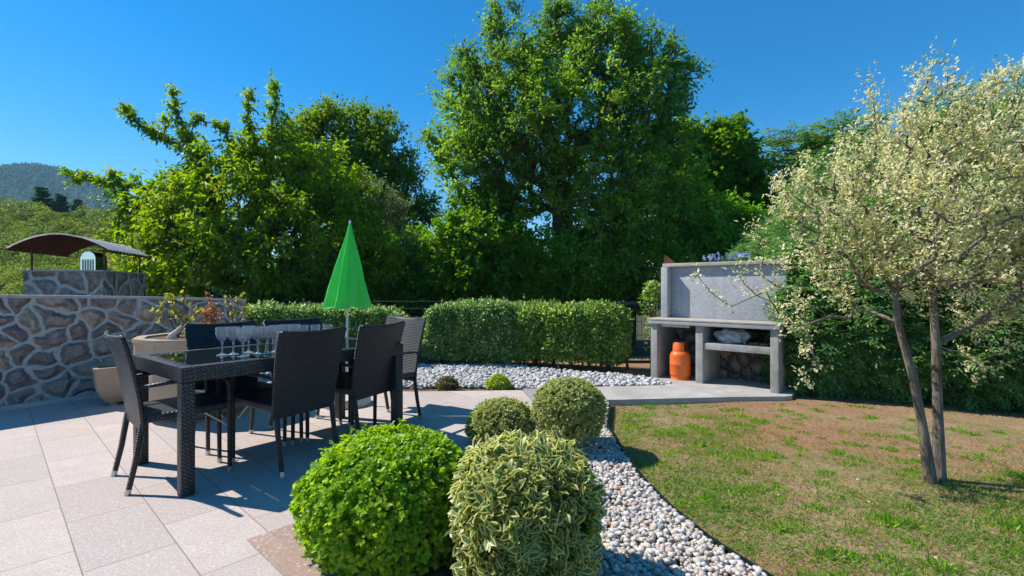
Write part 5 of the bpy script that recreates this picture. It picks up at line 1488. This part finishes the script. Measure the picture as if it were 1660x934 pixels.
# ------------------------------------------------------------------ woodland on the slope, pines, fine grass
P = []; R_ = []
for py in range(478, 322, -11):
    for px in np.arange(-80, 330, 17):
        lim = np.interp(px, [-80, 0, 50, 100, 160, 230, 330], [322, 330, 345, 352, 352, 345, 360])
        if py < lim: continue
        f = (478 - py) / 150; Yk = 19 + f * 38 + random.uniform(-2, 2)
        P.append(at(px + random.uniform(-7, 7), py + random.uniform(-5, 5), Yk)); R_.append((15 + random.uniform(-4, 9)) * Yk / 800)
P = np.array(P); R_ = np.array(R_); n_l = 620
cen = np.repeat(P, n_l, axis=0); rr = np.repeat(R_, n_l)
d = rand_dirs(len(cen), 0.35); q = cen + d * (rr * (0.72 + 0.3 * RNG.random(len(cen))) * (1 + 0.25 * vnoise(d * 3 + cen, 1.0, 2)))[:, None]
Ls = rr * 0.17 * (0.6 + 0.6 * RNG.random(len(cen)))
rnd = np.clip(np.repeat(RNG.random(len(P)), n_l) * 0.75 + RNG.random(len(cen)) * 0.25, 0, 1)
o = leaf_obj('woodland', q, unit(d + RNG.normal(size=d.shape) * 0.7), unit(d + RNG.normal(size=d.shape) * 0.4 + np.array([0, 0, .6])), Ls, Ls * 0.7, G['wood'], None, rnd)
tag(o, 'sunlit yellow-green woodland covering the slope below the distant hill', 'woodland', kind='stuff')
for px, top, wpx, sd, lab in ((68, 302, 34, 1, 'tallest dark pine on the wooded slope, left of three'), (98, 313, 28, 2, 'middle dark pine on the wooded slope'), (126, 323, 26, 3, 'shortest dark pine on the wooded slope, right of three')):
    Yk = 62; tp_ = at(px, top, Yk); h_ = 8.5
    conifer('slope_pine', tp_.x, Yk, h_, wpx / 2 * Yk / 800 * 2.3, lab, 34, 12, G['pine'], sd, tp_.z - h_, 0.85, 0.45, 0.26, rise=0.05, minr=0.10, group='three pines on the wooded slope', asp=0.35, ns=6)

# lawn blades
n = 330000
x = RNG.uniform(0.8, 6.5, n); y = RNG.uniform(1.5, 5.9, n) ** 1.0
g1 = vnoise(np.stack([x, y, x * 0], 1), 3.2, 77); g2 = vnoise(np.stack([x, y, x * 0], 1), 9.0, 78)
dens = 0.5 + 0.5 * g1 + 0.35 * g2 + np.clip((1.7 - x) * 0.35, 0, 0.4) + np.clip((3.2 - y) * 0.3, 0, 0.4) - np.clip((x - 1.9) * (y - 3.2) * 0.45, 0, 0.8)
kp = inside_lawn(x, y, 0.015) & (RNG.random(n) < np.clip(dens, 0.04, 1))
x, y, g1, dens = x[kp], y[kp], g1[kp], dens[kp]; n = len(x)
zl = -0.045 + 0.012 * vnoise(np.stack([x, y, x * 0], 1), 2.2, 5)
P = np.stack([x, y, zl - 0.003], 1)
D = unit(RNG.normal(size=(n, 3)) * np.array([1.3, 1.3, 0.2]) + np.array([0, 0, 0.75])); D[:, 2] = np.abs(D[:, 2]); N = rand_dirs(n)
Ls = (0.013 + 0.026 * RNG.random(n)) * np.clip(0.7 + dens * 0.4, 0.7, 1.2)
o = leaf_obj('lawn_grass', P, D, N, Ls, Ls * 0.15 + 0.0008, G['grass'], None, np.clip(0.16 + 0.58 * dens + RNG.normal(size=n) * 0.22, 0, 1), fold=0.1)
tag(o, 'thin dry grass with worn earth showing through', 'grass', kind='stuff')
# fresh tufts
cent = []
spots = [(2.02, 2.62, 1.6), (1.50, 2.28, 1.3), (1.9, 2.2, 1.0), (2.45, 2.3, 1.2), (1.52, 3.05, 1.0), (1.75, 3.6, .9), (1.3, 4.2, .9), (1.6, 4.4, 1), (2.6, 2.55, 1.4), (2.1, 3.3, .8), (1.15, 2.9, .9), (2.8, 2.2, 1.2), (3.0, 2.7, 1.2), (3.3, 3.1, 1), (1.4, 2.55, 1.1), (2.3, 4.6, 1), (1.9, 4.75, .8), (1.2, 4.8, .9), (3.4, 4.7, .8), (1.3, 2.1, 1.1), (2.75, 3.9, .6)]
for sx_1, sy_1, k in spots: cent.append((sx_1, sy_1, k))
while len(cent) < 520:
    a, b_ = random.uniform(0.9, 6), random.uniform(1.9, 5.3)
    if inside_lawn(np.array([a]), np.array([b_]), 0.04)[0] and random.random() < np.clip(1.2 - 0.35 * (a - 1) * max(b_ - 2.6, 0) * 0.5, 0.12, 1): cent.append((a, b_, random.uniform(0.05, 0.8) ** 1.3))
PP_, DD_, LL_ = [], [], []
for a, b_, k in cent:
    m_ = int(170 * k + 24); th = RNG.random(m_) * 6.283; rr = np.abs(RNG.normal(size=m_)) * 0.055 * k + 0.01
    PP_.append(np.stack([a + np.cos(th) * rr * 1.5, b_ + np.sin(th) * rr, np.full(m_, -0.05)], 1))
    DD_.append(np.stack([np.cos(th) * (0.25 + RNG.random(m_) * 0.7), np.sin(th) * (0.25 + RNG.random(m_) * 0.7), np.full(m_, 1.0)], 1)); LL_.append((0.012 + 0.026 * RNG.random(m_)) * (0.7 + 0.55 * k) * np.clip(1.25 - rr / (0.1 * k + 0.02), 0.4, 1))
P = np.concatenate(PP_); D = np.concatenate(DD_); Ls = np.concatenate(LL_)
o = leaf_obj('grass_tufts', P, D, rand_dirs(len(P)), Ls, Ls * 0.09 + 0.0008, G['tuft'], None, None, curl=0.3, fold=0.1)
tag(o, 'fresh green grass tufts dotted over the worn lawn', 'grass', kind='stuff')
# fallen bits: straw, dry leaves and small white daisies
n = 2600; x = RNG.uniform(0.9, 6, n); y = RNG.uniform(1.8, 5.6, n); kp = inside_lawn(x, y, 0.02); x, y = x[kp], y[kp]
P = np.stack([x, y, np.full(len(x), -0.034)], 1); D = unit(np.stack([RNG.normal(size=len(x)), RNG.normal(size=len(x)), RNG.normal(size=len(x)) * 0.15], 1))
Ls = 0.008 + 0.02 * RNG.random(len(x)); o = leaf_obj('leaf_litter', P, D, np.tile([0, 0, 1.0], (len(x), 1)), Ls, Ls * 0.4, G['rusty'], None)
tag(o, 'scattered dry leaf bits and twigs on the lawn soil', 'leaf litter', kind='stuff')
bm = bmesh.new()
for k in range(20):
    a, b_ = random.uniform(1.5, 4.3), random.uniform(2.1, 3.6)
    bmesh.ops.create_circle(bm, cap_ends=True, segments=8, radius=random.uniform(0.003, 0.006), matrix=Matrix.Translation((a, b_, -0.018 + random.random() * .01)) @ Matrix.Rotation(random.uniform(-.4, .4), 4, 'X'))
tag(obj('daisy_heads', bm, M['daisy']), 'tiny white daisy heads scattered in the lawn', 'flowers', kind='stuff')
